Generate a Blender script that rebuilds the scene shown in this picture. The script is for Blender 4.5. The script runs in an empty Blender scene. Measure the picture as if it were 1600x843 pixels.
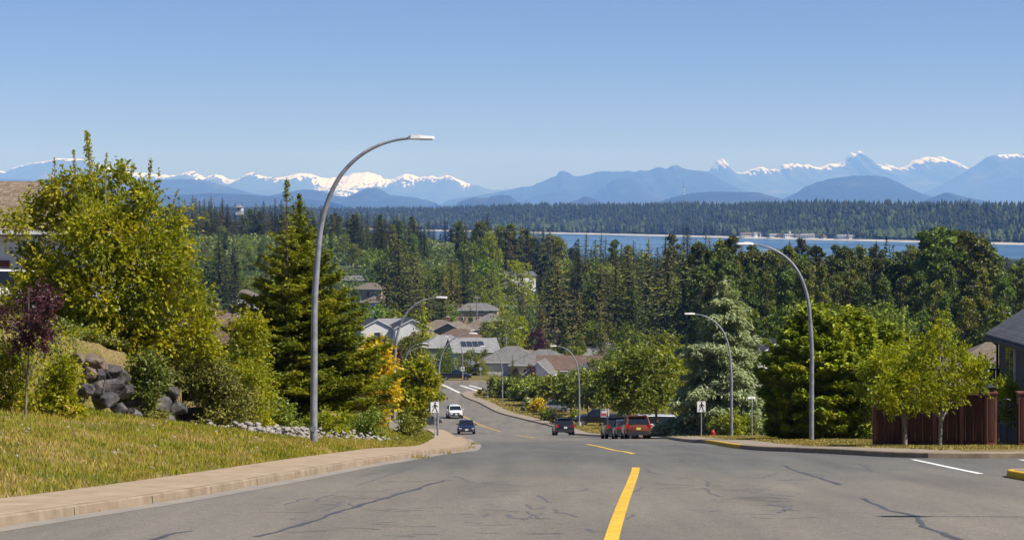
import bpy, math, random
import numpy as np
from mathutils import Vector, Matrix

R = math.radians
rng = np.random.default_rng(7)
random.seed(7)
F = 3000.0          # focal length in pixels of the 1600 px wide photograph
HY = 315.0          # eye level row of the photograph

# ------------------------------------------------------------------ camera
scene = bpy.context.scene
col = scene.collection
cam_d = bpy.data.cameras.new("camera")
cam = bpy.data.objects.new("camera", cam_d)
col.objects.link(cam)
cam.location = (0, 0, 0)
cam.rotation_euler = (R(90), 0, 0)
cam_d.sensor_width = 36.0
cam_d.lens = 36.0 * F / 1600.0
cam_d.shift_y = -(421.5 - HY) / 1600.0
cam_d.clip_start = 0.5
cam_d.clip_end = 200000
scene.camera = cam

# ------------------------------------------------------------------ sky, sun, exposure
SUN_EL, SUN_AZ = R(51), R(-23)      # azimuth: measured from +X towards -Y (behind the camera)
sdir = Vector((math.cos(SUN_EL) * math.cos(SUN_AZ), math.cos(SUN_EL) * math.sin(SUN_AZ), math.sin(SUN_EL)))
world = bpy.data.worlds.new("World")
scene.world = world
world.use_nodes = True
wn = world.node_tree
for n in list(wn.nodes):
    wn.nodes.remove(n)
wo = wn.nodes.new("ShaderNodeOutputWorld")
bg = wn.nodes.new("ShaderNodeBackground")
sky = wn.nodes.new("ShaderNodeTexSky")
sky.sky_type = 'NISHITA'
sky.sun_disc = False
sky.sun_elevation = SUN_EL
sky.sun_rotation = math.atan2(sdir.x, sdir.y)
sky.altitude = 60
sky.air_density = 0.55
sky.dust_density = 0.6
sky.ozone_density = 7
bg.inputs['Strength'].default_value = 0.08
tint = wn.nodes.new("ShaderNodeMix"); tint.data_type = 'RGBA'; tint.blend_type = 'MULTIPLY'
tint.inputs[0].default_value = 1.0; tint.inputs[7].default_value = (1.10, 1.0, 1.10, 1)   # white balance of the photograph
wn.links.new(sky.outputs[0], tint.inputs[6])
wn.links.new(tint.outputs[2], bg.inputs[0])
wn.links.new(bg.outputs[0], wo.inputs[0])
sl = bpy.data.lights.new("sun", 'SUN')
sl.energy = 5.0
sl.angle = R(0.5)
sl.color = (1.0, 0.955, 0.92)
sun = bpy.data.objects.new("sun", sl)
col.objects.link(sun)
sun.rotation_euler = (-sdir).to_track_quat('-Z', 'Y').to_euler()
vs = scene.view_settings
vs.view_transform = 'Standard'
vs.look = 'None'
vs.exposure = 0.4
vs.gamma = 1.0
vs.use_curve_mapping = False
cy = scene.cycles
cy.max_bounces = 7
cy.diffuse_bounces = 2
cy.glossy_bounces = 3
cy.transmission_bounces = 4
cy.transparent_max_bounces = 8
cy.volume_bounces = 1
cy.use_denoising = True
cy.sample_clamp_indirect = 4.0
try:
    cy.denoiser = 'OPENIMAGEDENOISE'
    cy.denoising_input_passes = 'RGB_ALBEDO_NORMAL'
    cy.denoising_prefilter = 'ACCURATE'
except Exception:
    pass
cy.caustics_reflective = False
cy.caustics_refractive = False

# ------------------------------------------------------------------ helpers
def hermite(xs, ys):
    xs = np.array(xs, float); ys = np.array(ys, float)
    d = np.diff(ys) / np.diff(xs)
    m = np.zeros_like(ys)
    m[0] = d[0]; m[-1] = d[-1]
    for i in range(1, len(xs) - 1):
        m[i] = 0 if d[i-1] * d[i] <= 0 else 2 * d[i-1] * d[i] / (d[i-1] + d[i])
    def f(x):
        x = np.asarray(x, float)
        xc = np.clip(x, xs[0], xs[-1])
        i = np.clip(np.searchsorted(xs, xc) - 1, 0, len(xs) - 2)
        h = xs[i+1] - xs[i]; t = (xc - xs[i]) / h
        v = ((1+2*t)*(1-t)**2*ys[i] + t*(1-t)**2*h*m[i] + t*t*(3-2*t)*ys[i+1] + t*t*(t-1)*h*m[i+1])
        return v + np.where(x < xs[0], (x - xs[0]) * m[0], 0) + np.where(x > xs[-1], (x - xs[-1]) * m[-1], 0)
    return f

def sstep(a, b, x):
    t = np.clip((np.asarray(x, float) - a) / (b - a), 0, 1)
    return t * t * (3 - 2 * t)

def new_mat(name, color=(0.5, 0.5, 0.5), rough=0.8, metal=0.0, spec=0.3):
    m = bpy.data.materials.new(name)
    m.use_nodes = True
    b = m.node_tree.nodes["Principled BSDF"]
    b.inputs['Base Color'].default_value = (*color, 1)
    b.inputs['Roughness'].default_value = rough
    b.inputs['Metallic'].default_value = metal
    b.inputs['Specular IOR Level'].default_value = spec
    return m

def N(m, typ, **kw):
    n = m.node_tree.nodes.new(typ)
    for k, v in kw.items():
        if k in n.inputs.keys() if hasattr(n.inputs, 'keys') else False:
            n.inputs[k].default_value = v
        else:
            setattr(n, k, v)
    return n

def ramp(m, fac, stops, interp='LINEAR'):
    r = m.node_tree.nodes.new("ShaderNodeValToRGB")
    e = r.color_ramp.elements
    r.color_ramp.interpolation = interp
    while len(e) > 1:
        e.remove(e[-1])
    e[0].position = stops[0][0]; e[0].color = (*stops[0][1], 1)
    for p, c in stops[1:]:
        x = e.new(p); x.color = (*c, 1)
    m.node_tree.links.new(fac, r.inputs[0])
    return r.outputs[0]

def noise_fac(m, scale, detail=4, rough=0.6, coords='Object', stretch=None, dist=0.0):
    tc = m.node_tree.nodes.new("ShaderNodeTexCoord")
    src = tc.outputs[coords]
    if stretch:
        mp = m.node_tree.nodes.new("ShaderNodeMapping")
        mp.inputs['Scale'].default_value = stretch
        m.node_tree.links.new(src, mp.inputs[0]); src = mp.outputs[0]
    n = m.node_tree.nodes.new("ShaderNodeTexNoise")
    n.inputs['Scale'].default_value = scale
    n.inputs['Detail'].default_value = detail
    n.inputs['Roughness'].default_value = rough
    n.inputs['Distortion'].default_value = dist
    m.node_tree.links.new(src, n.inputs['Vector'])
    return n.outputs['Fac']

def mixc(m, fac, a, b, mode='MIX'):
    x = m.node_tree.nodes.new("ShaderNodeMix")
    x.data_type = 'RGBA'; x.blend_type = mode
    L = m.node_tree.links
    for s, v in ((x.inputs[0], fac), (x.inputs[6], a), (x.inputs[7], b)):
        if isinstance(v, (int, float)):
            s.default_value = v
        elif isinstance(v, tuple):
            s.default_value = (*v, 1)
        else:
            L.new(v, s)
    return x.outputs[2]

def set_color(m, sock):
    m.node_tree.links.new(sock, m.node_tree.nodes["Principled BSDF"].inputs['Base Color'])

def add_bump(m, fac, strength=0.4, dist=0.02):
    b = m.node_tree.nodes.new("ShaderNodeBump")
    b.inputs['Strength'].default_value = strength
    b.inputs['Distance'].default_value = dist
    m.node_tree.links.new(fac, b.inputs['Height'])
    m.node_tree.links.new(b.outputs[0], m.node_tree.nodes["Principled BSDF"].inputs['Normal'])

def noisy_mat(name, stops, scale, rough=0.85, bump=0.3, bscale=None, bdist=0.02, detail=5, stretch=None, spec=0.3):
    m = new_mat(name, rough=rough, spec=spec)
    f = noise_fac(m, scale, detail, stretch=stretch)
    set_color(m, ramp(m, f, stops))
    if bump:
        f2 = noise_fac(m, bscale or scale * 4, 5)
        add_bump(m, f2, bump, bdist)
    return m

def leaf_mat(name, cols, trans=0.3, rough=0.45, spec=0.4, objvar=0.25, clump=None):
    """cols: dark, mid, light leaf colours picked per leaf; objvar: hue shift per tree"""
    m = new_mat(name, rough=rough, spec=spec)
    nt = m.node_tree; L = nt.links
    g = nt.nodes.new("ShaderNodeNewGeometry")
    fac = g.outputs['Random Per Island']
    if clump:
        nf = noise_fac(m, clump, 2)
        a = nt.nodes.new("ShaderNodeMath"); a.operation = 'MULTIPLY_ADD'
        L.new(fac, a.inputs[0]); a.inputs[1].default_value = 0.5
        mr = nt.nodes.new("ShaderNodeMapRange")
        mr.inputs['From Min'].default_value = 0.35; mr.inputs['From Max'].default_value = 0.65
        mr.inputs['To Min'].default_value = 0.0; mr.inputs['To Max'].default_value = 0.5
        L.new(nf, mr.inputs[0]); L.new(mr.outputs[0], a.inputs[2])
        fac = a.outputs[0]
    k = len(cols)
    c = ramp(m, fac, [(i / (k - 1), cc) for i, cc in enumerate(cols)])
    if objvar:
        oi = nt.nodes.new("ShaderNodeObjectInfo")
        hs = nt.nodes.new("ShaderNodeHueSaturation")
        mh = nt.nodes.new("ShaderNodeMapRange")
        mh.inputs['To Min'].default_value = 0.5 - 0.07 * objvar
        mh.inputs['To Max'].default_value = 0.5 + 0.09 * objvar
        L.new(oi.outputs['Random'], mh.inputs[0]); L.new(mh.outputs[0], hs.inputs['Hue'])
        mv = nt.nodes.new("ShaderNodeMapRange")
        ml = nt.nodes.new("ShaderNodeMath"); ml.operation = 'MULTIPLY'; ml.inputs[1].default_value = 7.31
        fr = nt.nodes.new("ShaderNodeMath"); fr.operation = 'FRACT'
        L.new(oi.outputs['Random'], ml.inputs[0]); L.new(ml.outputs[0], fr.inputs[0]); L.new(fr.outputs[0], mv.inputs[0])
        mv.inputs['To Min'].default_value = 1 - objvar * 1.1; mv.inputs['To Max'].default_value = 1 + objvar * 1.2
        L.new(mv.outputs[0], hs.inputs['Value'])
        L.new(c, hs.inputs['Color'])
        c = hs.outputs[0]
    b = nt.nodes["Principled BSDF"]
    L.new(c, b.inputs['Base Color'])
    tr = nt.nodes.new("ShaderNodeBsdfTranslucent")
    L.new(mixc(m, 1.0, c, (1.3, 1.15, 0.5), 'MULTIPLY'), tr.inputs[0])
    mx = nt.nodes.new("ShaderNodeMixShader"); mx.inputs[0].default_value = trans
    L.new(b.outputs[0], mx.inputs[1]); L.new(tr.outputs[0], mx.inputs[2])
    L.new(mx.outputs[0], nt.nodes["Material Output"].inputs['Surface'])
    return m

class MB:
    """collects shapes for ONE mesh"""
    def __init__(s):
        s.v = []; s.f = []; s.m = []; s.mats = []
    def mi(s, mat):
        if mat not in s.mats:
            s.mats.append(mat)
        return s.mats.index(mat)
    def add(s, vs_, fs, mat):
        o = len(s.v); k = s.mi(mat)
        s.v += [tuple(p) for p in vs_]
        s.f += [tuple(i + o for i in f) for f in fs]
        s.m += [k] * len(fs)
    def box(s, c, size, mat, rot=0.0, taper=1.0):
        x, y, z = (q / 2 for q in size)
        p = []
        for sz in (-1, 1):
            t = taper if sz > 0 else 1
            for sx, sy in ((-1, -1), (1, -1), (1, 1), (-1, 1)):
                a, b = sx * x * t, sy * y * t
                p.append((c[0] + a * math.cos(rot) - b * math.sin(rot), c[1] + a * math.sin(rot) + b * math.cos(rot), c[2] + sz * z))
        s.add(p, [(3, 2, 1, 0), (4, 5, 6, 7), (0, 1, 5, 4), (1, 2, 6, 5), (2, 3, 7, 6), (3, 0, 4, 7)], mat)
    def tube(s, pts, radii, mat, n=8, cap=True):
        pts = [Vector(p) for p in pts]
        if not hasattr(radii, '__len__'):
            radii = [radii] * len(pts)
        vs_ = []; fs = []
        up = Vector((0.02, 0.03, 1))
        for i, p in enumerate(pts):
            d = (pts[min(i + 1, len(pts) - 1)] - pts[max(i - 1, 0)])
            if d.length < 1e-6: d = Vector((0, 0, 1))
            d.normalize()
            a = d.cross(up) if abs(d.dot(up.normalized())) < 0.95 else d.cross(Vector((1, 0.1, 0)))
            a.normalize(); b = d.cross(a)
            if i and a.dot(pa) < 0: pass
            pa = a
            for k in range(n):
                t = 2 * math.pi * k / n
                vs_.append(p + (a * math.cos(t) + b * math.sin(t)) * radii[i])
        for i in range(len(pts) - 1):
            for k in range(n):
                k2 = (k + 1) % n
                fs.append((i * n + k, i * n + k2, (i + 1) * n + k2, (i + 1) * n + k))
        if cap:
            fs.append(tuple(range(n - 1, -1, -1)))
            fs.append(tuple((len(pts) - 1) * n + k for k in range(n)))
        s.add(vs_, fs, mat)
    def vtube(s, pts, radii, mat, n=8):
        """tube whose frame is fixed to XZ-plane curves (no twisting)"""
        vs_ = []; fs = []
        pts = [Vector(p) for p in pts]
        for i, p in enumerate(pts):
            d = (pts[min(i + 1, len(pts) - 1)] - pts[max(i - 1, 0)]).normalized()
            b = Vector((0, 1, 0)); a = b.cross(d).normalized()
            for k in range(n):
                t = 2 * math.pi * k / n
                vs_.append(p + (a * math.cos(t) + b * math.sin(t)) * radii[i])
        for i in range(len(pts) - 1):
            for k in range(n):
                k2 = (k + 1) % n
                fs.append((i * n + k, i * n + k2, (i + 1) * n + k2, (i + 1) * n + k))
        fs.append(tuple(range(n - 1, -1, -1)))
        fs.append(tuple((len(pts) - 1) * n + k for k in range(n)))
        s.add(vs_, fs, mat)
    def poly_prism(s, pts, d0, d1, mat, axis='y'):
        """pts in (x,z), extruded along y from d0 to d1"""
        n = len(pts)
        if axis == 'y':
            a = [(x, d0, z) for x, z in pts]; b = [(x, d1, z) for x, z in pts]
        elif axis == 'x':
            a = [(d0, x, z) for x, z in pts]; b = [(d1, x, z) for x, z in pts]
        else:
            a = [(x, z, d0) for x, z in pts]; b = [(x, z, d1) for x, z in pts]
        fs = [tuple(range(n)), tuple(range(2 * n - 1, n - 1, -1))]
        fs += [(i, n + i, n + (i + 1) % n, (i + 1) % n) for i in range(n)]
        s.add(a + b, fs, mat)
    def build(s, name, parent=None, smooth=False, loc=None):
        me = bpy.data.meshes.new(name)
        me.from_pydata(s.v, [], s.f)
        for m in s.mats:
            me.materials.append(m)
        me.polygons.foreach_set('material_index', s.m)
        if smooth:
            me.polygons.foreach_set('use_smooth', [True] * len(me.polygons))
            try: me.set_sharp_from_angle(angle=R(40))
            except Exception: pass
        me.update()
        o = bpy.data.objects.new(name, me)
        col.objects.link(o)
        if parent: o.parent = parent
        if loc is not None: o.location = loc
        return o

def np_mesh(name, verts, faces, mats, midx=None, smooth=False):
    """verts (n,3), faces (m,k)"""
    me = bpy.data.meshes.new(name)
    verts = np.ascontiguousarray(verts, dtype=np.float32)
    faces = np.ascontiguousarray(faces, dtype=np.int32)
    me.vertices.add(len(verts)); me.vertices.foreach_set('co', verts.ravel())
    k = faces.shape[1]
    me.loops.add(faces.size); me.loops.foreach_set('vertex_index', faces.ravel())
    me.polygons.add(len(faces))
    me.polygons.foreach_set('loop_start', np.arange(0, faces.size, k, dtype=np.int32))
    for m in mats: me.materials.append(m)
    if midx is not None: me.polygons.foreach_set('material_index', np.asarray(midx, dtype=np.int32))
    if smooth: me.polygons.foreach_set('use_smooth', np.ones(len(faces), dtype=bool))
    me.update(calc_edges=True)
    return me

def mesh_obj(name, me, parent=None, loc=None):
    o = bpy.data.objects.new(name, me); col.objects.link(o)
    if parent: o.parent = parent
    if loc is not None: o.location = loc
    return o

def empty(name, loc, rz=0.0):
    o = bpy.data.objects.new(name, None); col.objects.link(o)
    o.empty_display_size = 0.3
    o.location = loc; o.rotation_euler = (0, 0, rz)
    return o

def tag(o, label=None, cat=None, group=None, kind=None):
    if label: o['label'] = label
    if cat: o['category'] = cat
    if group: o['group'] = group
    if kind: o['kind'] = kind
    return o

def grid_mesh(name, X, Y, Z, mats):
    """X,Y,Z arrays of shape (r,c)"""
    r, c = Z.shape
    v = np.stack([X, Y, Z], -1).reshape(-1, 3)
    i = np.arange(r - 1)[:, None] * c + np.arange(c - 1)[None, :]
    f = np.stack([i, i + 1, i + c + 1, i + c], -1).reshape(-1, 4)
    return np_mesh(name, v, f, mats, smooth=True)

def vnoise(x, y, seed=0):
    """smooth value noise, vectorised"""
    x = np.asarray(x, float); y = np.asarray(y, float)
    xi = np.floor(x).astype(np.int64); yi = np.floor(y).astype(np.int64)
    xf = x - xi; yf = y - yi
    def h(a, b):
        n = (a * 374761393 + b * 668265263 + seed * 1442695041) & 0xffffffff
        n = ((n ^ (n >> 13)) * 1274126177) & 0xffffffff
        return ((n ^ (n >> 16)) & 0xffff) / 65535.0
    u = xf * xf * (3 - 2 * xf); v = yf * yf * (3 - 2 * yf)
    return (h(xi, yi) * (1-u) + h(xi+1, yi) * u) * (1-v) + (h(xi, yi+1) * (1-u) + h(xi+1, yi+1) * u) * v

def fbm(x, y, seed=0, o=4):
    s = 0; a = 0.5
    for k in range(o):
        s = s + a * vnoise(x * 2**k, y * 2**k, seed + k * 17); a *= 0.5
    return s

# ------------------------------------------------------------------ the lie of the land
E = hermite([-30, 0, 30, 45, 55, 62, 70, 87, 105, 124, 137, 150, 166, 190, 200, 225, 248, 290, 310, 337, 370, 450, 550, 650, 800, 1000, 1400, 2200, 2420, 2600],
            [1.0, -1.9, -4.83, -6.29, -7.26, -8.08, -9.05, -10.96, -13.1, -15.3, -16.95, -18.5, -20.35, -23.1, -24.2, -26.4, -28.0, -30.6, -31.3, -32.0, -33.6, -38, -41.5, -43.5, -46, -50, -56, -66, -73, -76])
XL = hermite([-10, 10, 20, 27, 33, 40, 47, 53, 60, 70, 80, 90, 100, 120, 150, 166, 200, 212, 230, 249, 262, 300, 320, 345],
             [-10.5, -9.4, -8.2, -7.0, -5.8, -4.75, -3.8, -2.75, -2.1, -1.65, -1.7, -2.0, -2.3, -3.0, -4.5, -4.9, -6.4, -7.4, -9.2, -11.0, -12.2, -15.5, -18, -20])
XR = hermite([-10, 40, 53.5, 57, 62, 70, 76, 88, 110, 130, 150, 165, 182, 200, 225, 248, 262, 292, 308, 318],
             [10.7, 10.7, 10.2, 9.6, 9.2, 8.9, 8.75, 9.0, 9.5, 10.0, 10.0, 9.2, 7.6, 6.2, 4.8, 0.9, -1.5, -4.9, -7.8, -8.6])

XW = hermite([20, 40, 48, 55, 62, 70, 80, 110], [-24, -18.5, -15.2, -12.2, -10.6, -8.9, -8.0, -8.5])

def ground(X, Y):
    """terrain height outside the carriageway"""
    X = np.asarray(X, float); Y = np.asarray(Y, float)
    z = E(Y) + 0.10
    d = XL(Y) - X
    near = 1 - sstep(300, 340, Y)
    z = z + near * np.where(d > 0, 0.07 * sstep(1.8, 2.3, d) + (0.15 - 0.06 * sstep(53, 63, Y)) * np.clip(d - 2, 0, 8) * (1 - sstep(70, 80, Y)), 0)
    ter = (2.2 - 0.9 * sstep(56, 74, Y)) * (1 - sstep(84, 110, Y - 0.6 * np.clip(d - 12, 0, 60)))
    z = z + near * ter * sstep(0.0, 0.9, XW(Y) - X)
    z = z + near * sstep(76, 95, Y) * (1 - sstep(195, 212, Y)) * 2.0 * sstep(2.6, 9, d)
    dr = X - XR(Y)
    z = z + near * np.where(dr > 0, 0.07 * sstep(1.8, 2.3, dr), 0)
    # wooded ridge on the left
    z = z + 25 * np.exp(-((Y - 1330) / 330) ** 2) * (1 - sstep(-90, 60, X + 0.0)) + 11 * np.exp(-((Y - 1120) / 200) ** 2) * (1 - sstep(-20, 110, X))
    z = z + sstep(380, 700, Y) * (fbm(X / 90, Y / 90, 3) - 0.5) * 5
    z = z + (fbm(X / 3.0, Y / 3.0, 5, 3) - 0.45) * 0.10 * sstep(2.2, 4, np.maximum(d, dr))
    return z

def in_road(X, Y):
    m = (X > XL(Y) - 0.9) & (X < XR(Y) + 0.9) & (Y < 320)
    m |= (Y > 42.6) & (Y < 52.9) & (X > 8)
    m |= (Y > 215) & (Y < 247) & (X < 0)
    m |= (Y > 316) & (Y < 345.5)
    return m

def gz(x, y):
    return float(ground(x, y))

def on_road(px, py):
    """point of the carriageway seen at a pixel of the photograph"""
    t = (py - HY) / F
    Y = 22.0
    while Y < 345 and -float(E(Y)) / Y > t:
        Y += 0.05
    return ((px - 800) / F * Y, Y)

def at(px, Y):
    return (px - 800) / F * Y

# ------------------------------------------------------------------ air
HAZE = 5.4e-5
hz = MB()
hm = bpy.data.materials.new("haze_air"); hm.use_nodes = True
for n in list(hm.node_tree.nodes):
    if n.type == 'BSDF_PRINCIPLED': hm.node_tree.nodes.remove(n)
pv = hm.node_tree.nodes.new("ShaderNodeVolumePrincipled")
pv.inputs['Color'].default_value = (0.20, 0.41, 1.0, 1)
pv.inputs['Absorption Color'].default_value = (1, 1, 1, 1)
pv.inputs['Density'].default_value = HAZE
pv.inputs['Anisotropy'].default_value = 0.0
hm.node_tree.links.new(pv.outputs[0], [n for n in hm.node_tree.nodes if n.type == 'OUTPUT_MATERIAL'][0].inputs['Volume'])
hz.box((0, 26000, 620), (60000, 56000, 1420), hm)
tag(hz.build("haze"), kind="stuff")

# ------------------------------------------------------------------ materials of the setting
def ground_material():
    m = new_mat("ground_soil", rough=0.95, spec=0.1)
    f = noise_fac(m, 0.35, 6)
    c1 = ramp(m, f, [(0.30, (0.10, 0.105, 0.02)), (0.45, (0.17, 0.15, 0.04)), (0.58, (0.26, 0.19, 0.085)), (0.72, (0.15, 0.14, 0.03))])
    f2 = noise_fac(m, 9.0, 6)
    c2 = ramp(m, f2, [(0.3, (0.45, 0.45, 0.45)), (0.7, (1.2, 1.2, 1.2))])
    near = mixc(m, 1.0, c1, c2, 'MULTIPLY')
    f3 = noise_fac(m, 0.02, 5)
    far = ramp(m, f3, [(0.3, (0.02, 0.032, 0.010)), (0.7, (0.05, 0.065, 0.018))])
    g = m.node_tree.nodes.new("ShaderNodeNewGeometry")
    sx = m.node_tree.nodes.new("ShaderNodeSeparateXYZ"); m.node_tree.links.new(g.outputs['Position'], sx.inputs[0])
    mr = m.node_tree.nodes.new("ShaderNodeMapRange"); m.node_tree.links.new(sx.outputs[1], mr.inputs[0])
    mr.inputs['From Min'].default_value = 350; mr.inputs['From Max'].default_value = 480
    set_color(m, mixc(m, mr.outputs[0], near, far))
    add_bump(m, f2, 0.6, 0.05)
    return m
M_ground = ground_material()

def asphalt_material():
    m = new_mat("asphalt", rough=0.9, spec=0.25)
    f = noise_fac(m, 0.35, 5, stretch=(1.0, 0.25, 1))
    base = ramp(m, f, [(0.28, (0.160, 0.146, 0.118)), (0.5, (0.187, 0.170, 0.137)), (0.72, (0.215, 0.194, 0.155))])
    f2 = noise_fac(m, 38.0, 3)
    fine = ramp(m, f2, [(0.34, (0.66, 0.66, 0.67)), (0.52, (1.0, 1.0, 1.0)), (0.68, (1.38, 1.36, 1.32))])
    c = mixc(m, 1.0, base, fine, 'MULTIPLY')
    mott = ramp(m, noise_fac(m, 7.0, 4, 0.7), [(0.32, (0.86, 0.86, 0.87)), (0.5, (1, 1, 1)), (0.68, (1.13, 1.125, 1.11))])
    c = mixc(m, 1.0, c, mott, 'MULTIPLY')
    lanes = ramp(m, noise_fac(m, 1.0, 3, 0.5, stretch=(1.15, 0.035, 1)), [(0.34, (0.88, 0.885, 0.90)), (0.5, (1, 1, 1)), (0.66, (1.10, 1.08, 1.04))])
    c = mixc(m, 1.0, c, lanes, 'MULTIPLY')
    f3 = noise_fac(m, 1.6, 7, 0.7, stretch=(0.35, 1.6, 1), dist=1.2)
    st = ramp(m, f3, [(0.0, (1, 1, 1)), (0.60, (1, 1, 1)), (0.68, (0.80, 0.80, 0.82)), (1, (0.74, 0.74, 0.77))])
    c = mixc(m, 1.0, c, st, 'MULTIPLY')
    # a greyer resurfaced length through the crossing, with a soft worn border
    g = m.node_tree.nodes.new("ShaderNodeNewGeometry"); sx = m.node_tree.nodes.new("ShaderNodeSeparateXYZ")
    m.node_tree.links.new(g.outputs['Position'], sx.inputs[0])
    wn_ = noise_fac(m, 0.25, 4)
    ad = m.node_tree.nodes.new("ShaderNodeMath"); ad.operation = 'MULTIPLY_ADD'; ad.inputs[1].default_value = 16
    m.node_tree.links.new(wn_, ad.inputs[0]); m.node_tree.links.new(sx.outputs[1], ad.inputs[2])
    dv = m.node_tree.nodes.new("ShaderNodeMath"); dv.operation = 'DIVIDE'; dv.inputs[1].default_value = 200
    m.node_tree.links.new(ad.outputs[0], dv.inputs[0])
    pf = ramp(m, dv.outputs[0], [(0.0, (0, 0, 0)), (0.23, (0.1, 0.1, 0.1)), (0.30, (1, 1, 1)), (0.52, (1, 1, 1)), (0.62, (0.3, 0.3, 0.3))])
    c = mixc(m, pf, c, mixc(m, 1.0, c, (0.66, 0.72, 0.80), 'MULTIPLY'))
    # tyre-polished wheel tracks along the lane
    set_color(m, c)
    add_bump(m, f2, 0.5, 0.006)
    return m
M_asphalt = asphalt_material()
M_walk = noisy_mat("sidewalk_concrete", [(0.3, (0.295, 0.220, 0.138)), (0.5, (0.365, 0.275, 0.178)), (0.7, (0.42, 0.325, 0.218))], 1.6, bump=0.35, bscale=40, bdist=0.01)
M_walk2 = noisy_mat("worn_concrete", [(0.3, (0.21, 0.172, 0.125)), (0.5, (0.27, 0.222, 0.162)), (0.7, (0.32, 0.268, 0.20))], 1.4, bump=0.35, bscale=40, bdist=0.01)
M_kerb = noisy_mat("kerb_concrete", [(0.3, (0.20, 0.15, 0.095)), (0.5, (0.275, 0.21, 0.138)), (0.7, (0.35, 0.275, 0.185))], 2.2, bump=0.35, bscale=30, bdist=0.01)
M_yellow = noisy_mat("yellow_kerb_paint", [(0.3, (0.55, 0.33, 0.02)), (0.5, (0.68, 0.42, 0.02)), (0.75, (0.62, 0.38, 0.05))], 3, bump=0.2, bscale=30)
M_yline = noisy_mat("yellow_line_paint", [(0.3, (0.58, 0.36, 0.03)), (0.55, (0.72, 0.44, 0.04)), (0.66, (0.60, 0.40, 0.08)), (0.72, (0.30, 0.25, 0.15))], 7, bump=0.2, bscale=40)
M_wline = noisy_mat("white_line_paint", [(0.3, (0.70, 0.69, 0.65)), (0.58, (0.78, 0.77, 0.73)), (0.7, (0.45, 0.44, 0.42))], 6, bump=0.2, bscale=40)
for _m in (M_yline, M_wline):
    _b = _m.node_tree.nodes["Principled BSDF"]; _src = _b.inputs['Base Color'].links[0].from_socket
    _f = ramp(_m, noise_fac(_m, 6.0, 7, 0.8), [(0.0, (0, 0, 0)), (0.56, (0, 0, 0)), (0.63, (0.7, 0.7, 0.7))])
    _g = ramp(_m, noise_fac(_m, 1.2, 3), [(0.35, (0.86, 0.86, 0.86)), (0.65, (1.08, 1.08, 1.08))])
    set_color(_m, mixc(_m, _f, mixc(_m, 1.0, _src, _g, 'MULTIPLY'), (0.16, 0.145, 0.12)))
M_tar = noisy_mat("crack_sealant", [(0.3, (0.055, 0.056, 0.063)), (0.7, (0.095, 0.096, 0.104))], 5, rough=0.6, bump=0)
M_tar2 = noisy_mat("worn_crack_sealant", [(0.3, (0.10, 0.10, 0.104)), (0.7, (0.14, 0.138, 0.136))], 5, rough=0.8, bump=0)

# terrain, three sheets of growing cell size
def terrain(name, x0, x1, nx, y0, y1, ny, drop=0.0, cut=True, hole=None):
    xs = np.linspace(x0, x1, nx); ys = np.linspace(y0, y1, ny)
    X, Y = np.meshgrid(xs, ys)
    Z = ground(X, Y) - drop
    if cut:
        Z = np.where(in_road(X, Y), E(Y) - 0.3, Z)
    if hole:
        a, b, c, d = hole
        Z = np.where((X > a) & (X < b) & (Y > c) & (Y < d), Z - 3.0, Z)
    o = mesh_obj(name, grid_mesh(name, X, Y, Z, [M_ground]))
    return tag(o, kind="structure")
terrain("ground", -36, 36, 181, -6, 190, 491)
terrain("ground", -90, 90, 181, 188, 420, 291, 0.02)
terrain("ground", -400, 400, 161, -6, 500, 127, 0.06, hole=(-85, 85, 0, 415))
terrain("ground", -1500, 1500, 151, 490, 2500, 135, 0.15)

# carriageway: one sheet, the verges and pavements stand above it
xs = np.linspace(-60, 60, 61); ys = np.linspace(-6, 350, 357)
X, Y = np.meshgrid(xs, ys)
tag(mesh_obj("road", grid_mesh("road", X, Y, E(Y) + 0 * X, [M_asphalt])), kind="structure")

def strip(name, pts, offs, mats_top, kind="structure", zoff=0.0, face_mat=None, step=None):
    """a kerb-like strip along pts (x,y); offs: list of (lateral offset, height above road) cross-section points"""
    P = []
    for (a, b) in zip(pts[:-1], pts[1:]):
        n = max(1, int(math.dist(a, b) / (step or 1.0)))
        for k in range(n):
            P.append((a[0] + (b[0] - a[0]) * k / n, a[1] + (b[1] - a[1]) * k / n))
    P.append(pts[-1])
    P = np.array(P)
    T = np.gradient(P, axis=0); T /= np.linalg.norm(T, axis=1)[:, None]
    Nn = np.stack([-T[:, 1], T[:, 0]], 1)       # left of travel
    rows = []
    for o, h in offs:
        q = P + Nn * o
        rows.append(np.stack([q[:, 0], q[:, 1], E(q[:, 1]) + h + zoff], 1))
    A = np.stack(rows, 1)
    me = grid_mesh(name, A[:, :, 0], A[:, :, 1], A[:, :, 2], [mats_top])
    me.polygons.foreach_set('use_smooth', np.zeros(len(me.polygons), dtype=bool))
    return tag(mesh_obj(name, me), kind=kind)

def rounded(pts, rad=2.0, n=5):
    out = [pts[0]]
    for a, b, c in zip(pts[:-2], pts[1:-1], pts[2:]):
        a, b, c = Vector(a), Vector(b), Vector(c)
        r = min(rad, (b - a).length * .45, (c - b).length * .45)
        p, q = b + (a - b).normalized() * r, b + (c - b).normalized() * r
        for k in range(n + 1):
            t = k / n
            v = p * (1-t)**2 + b * 2*t*(1-t) + q * t*t
            out.append((v.x, v.y))
    out.append(pts[-1])
    return out

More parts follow.
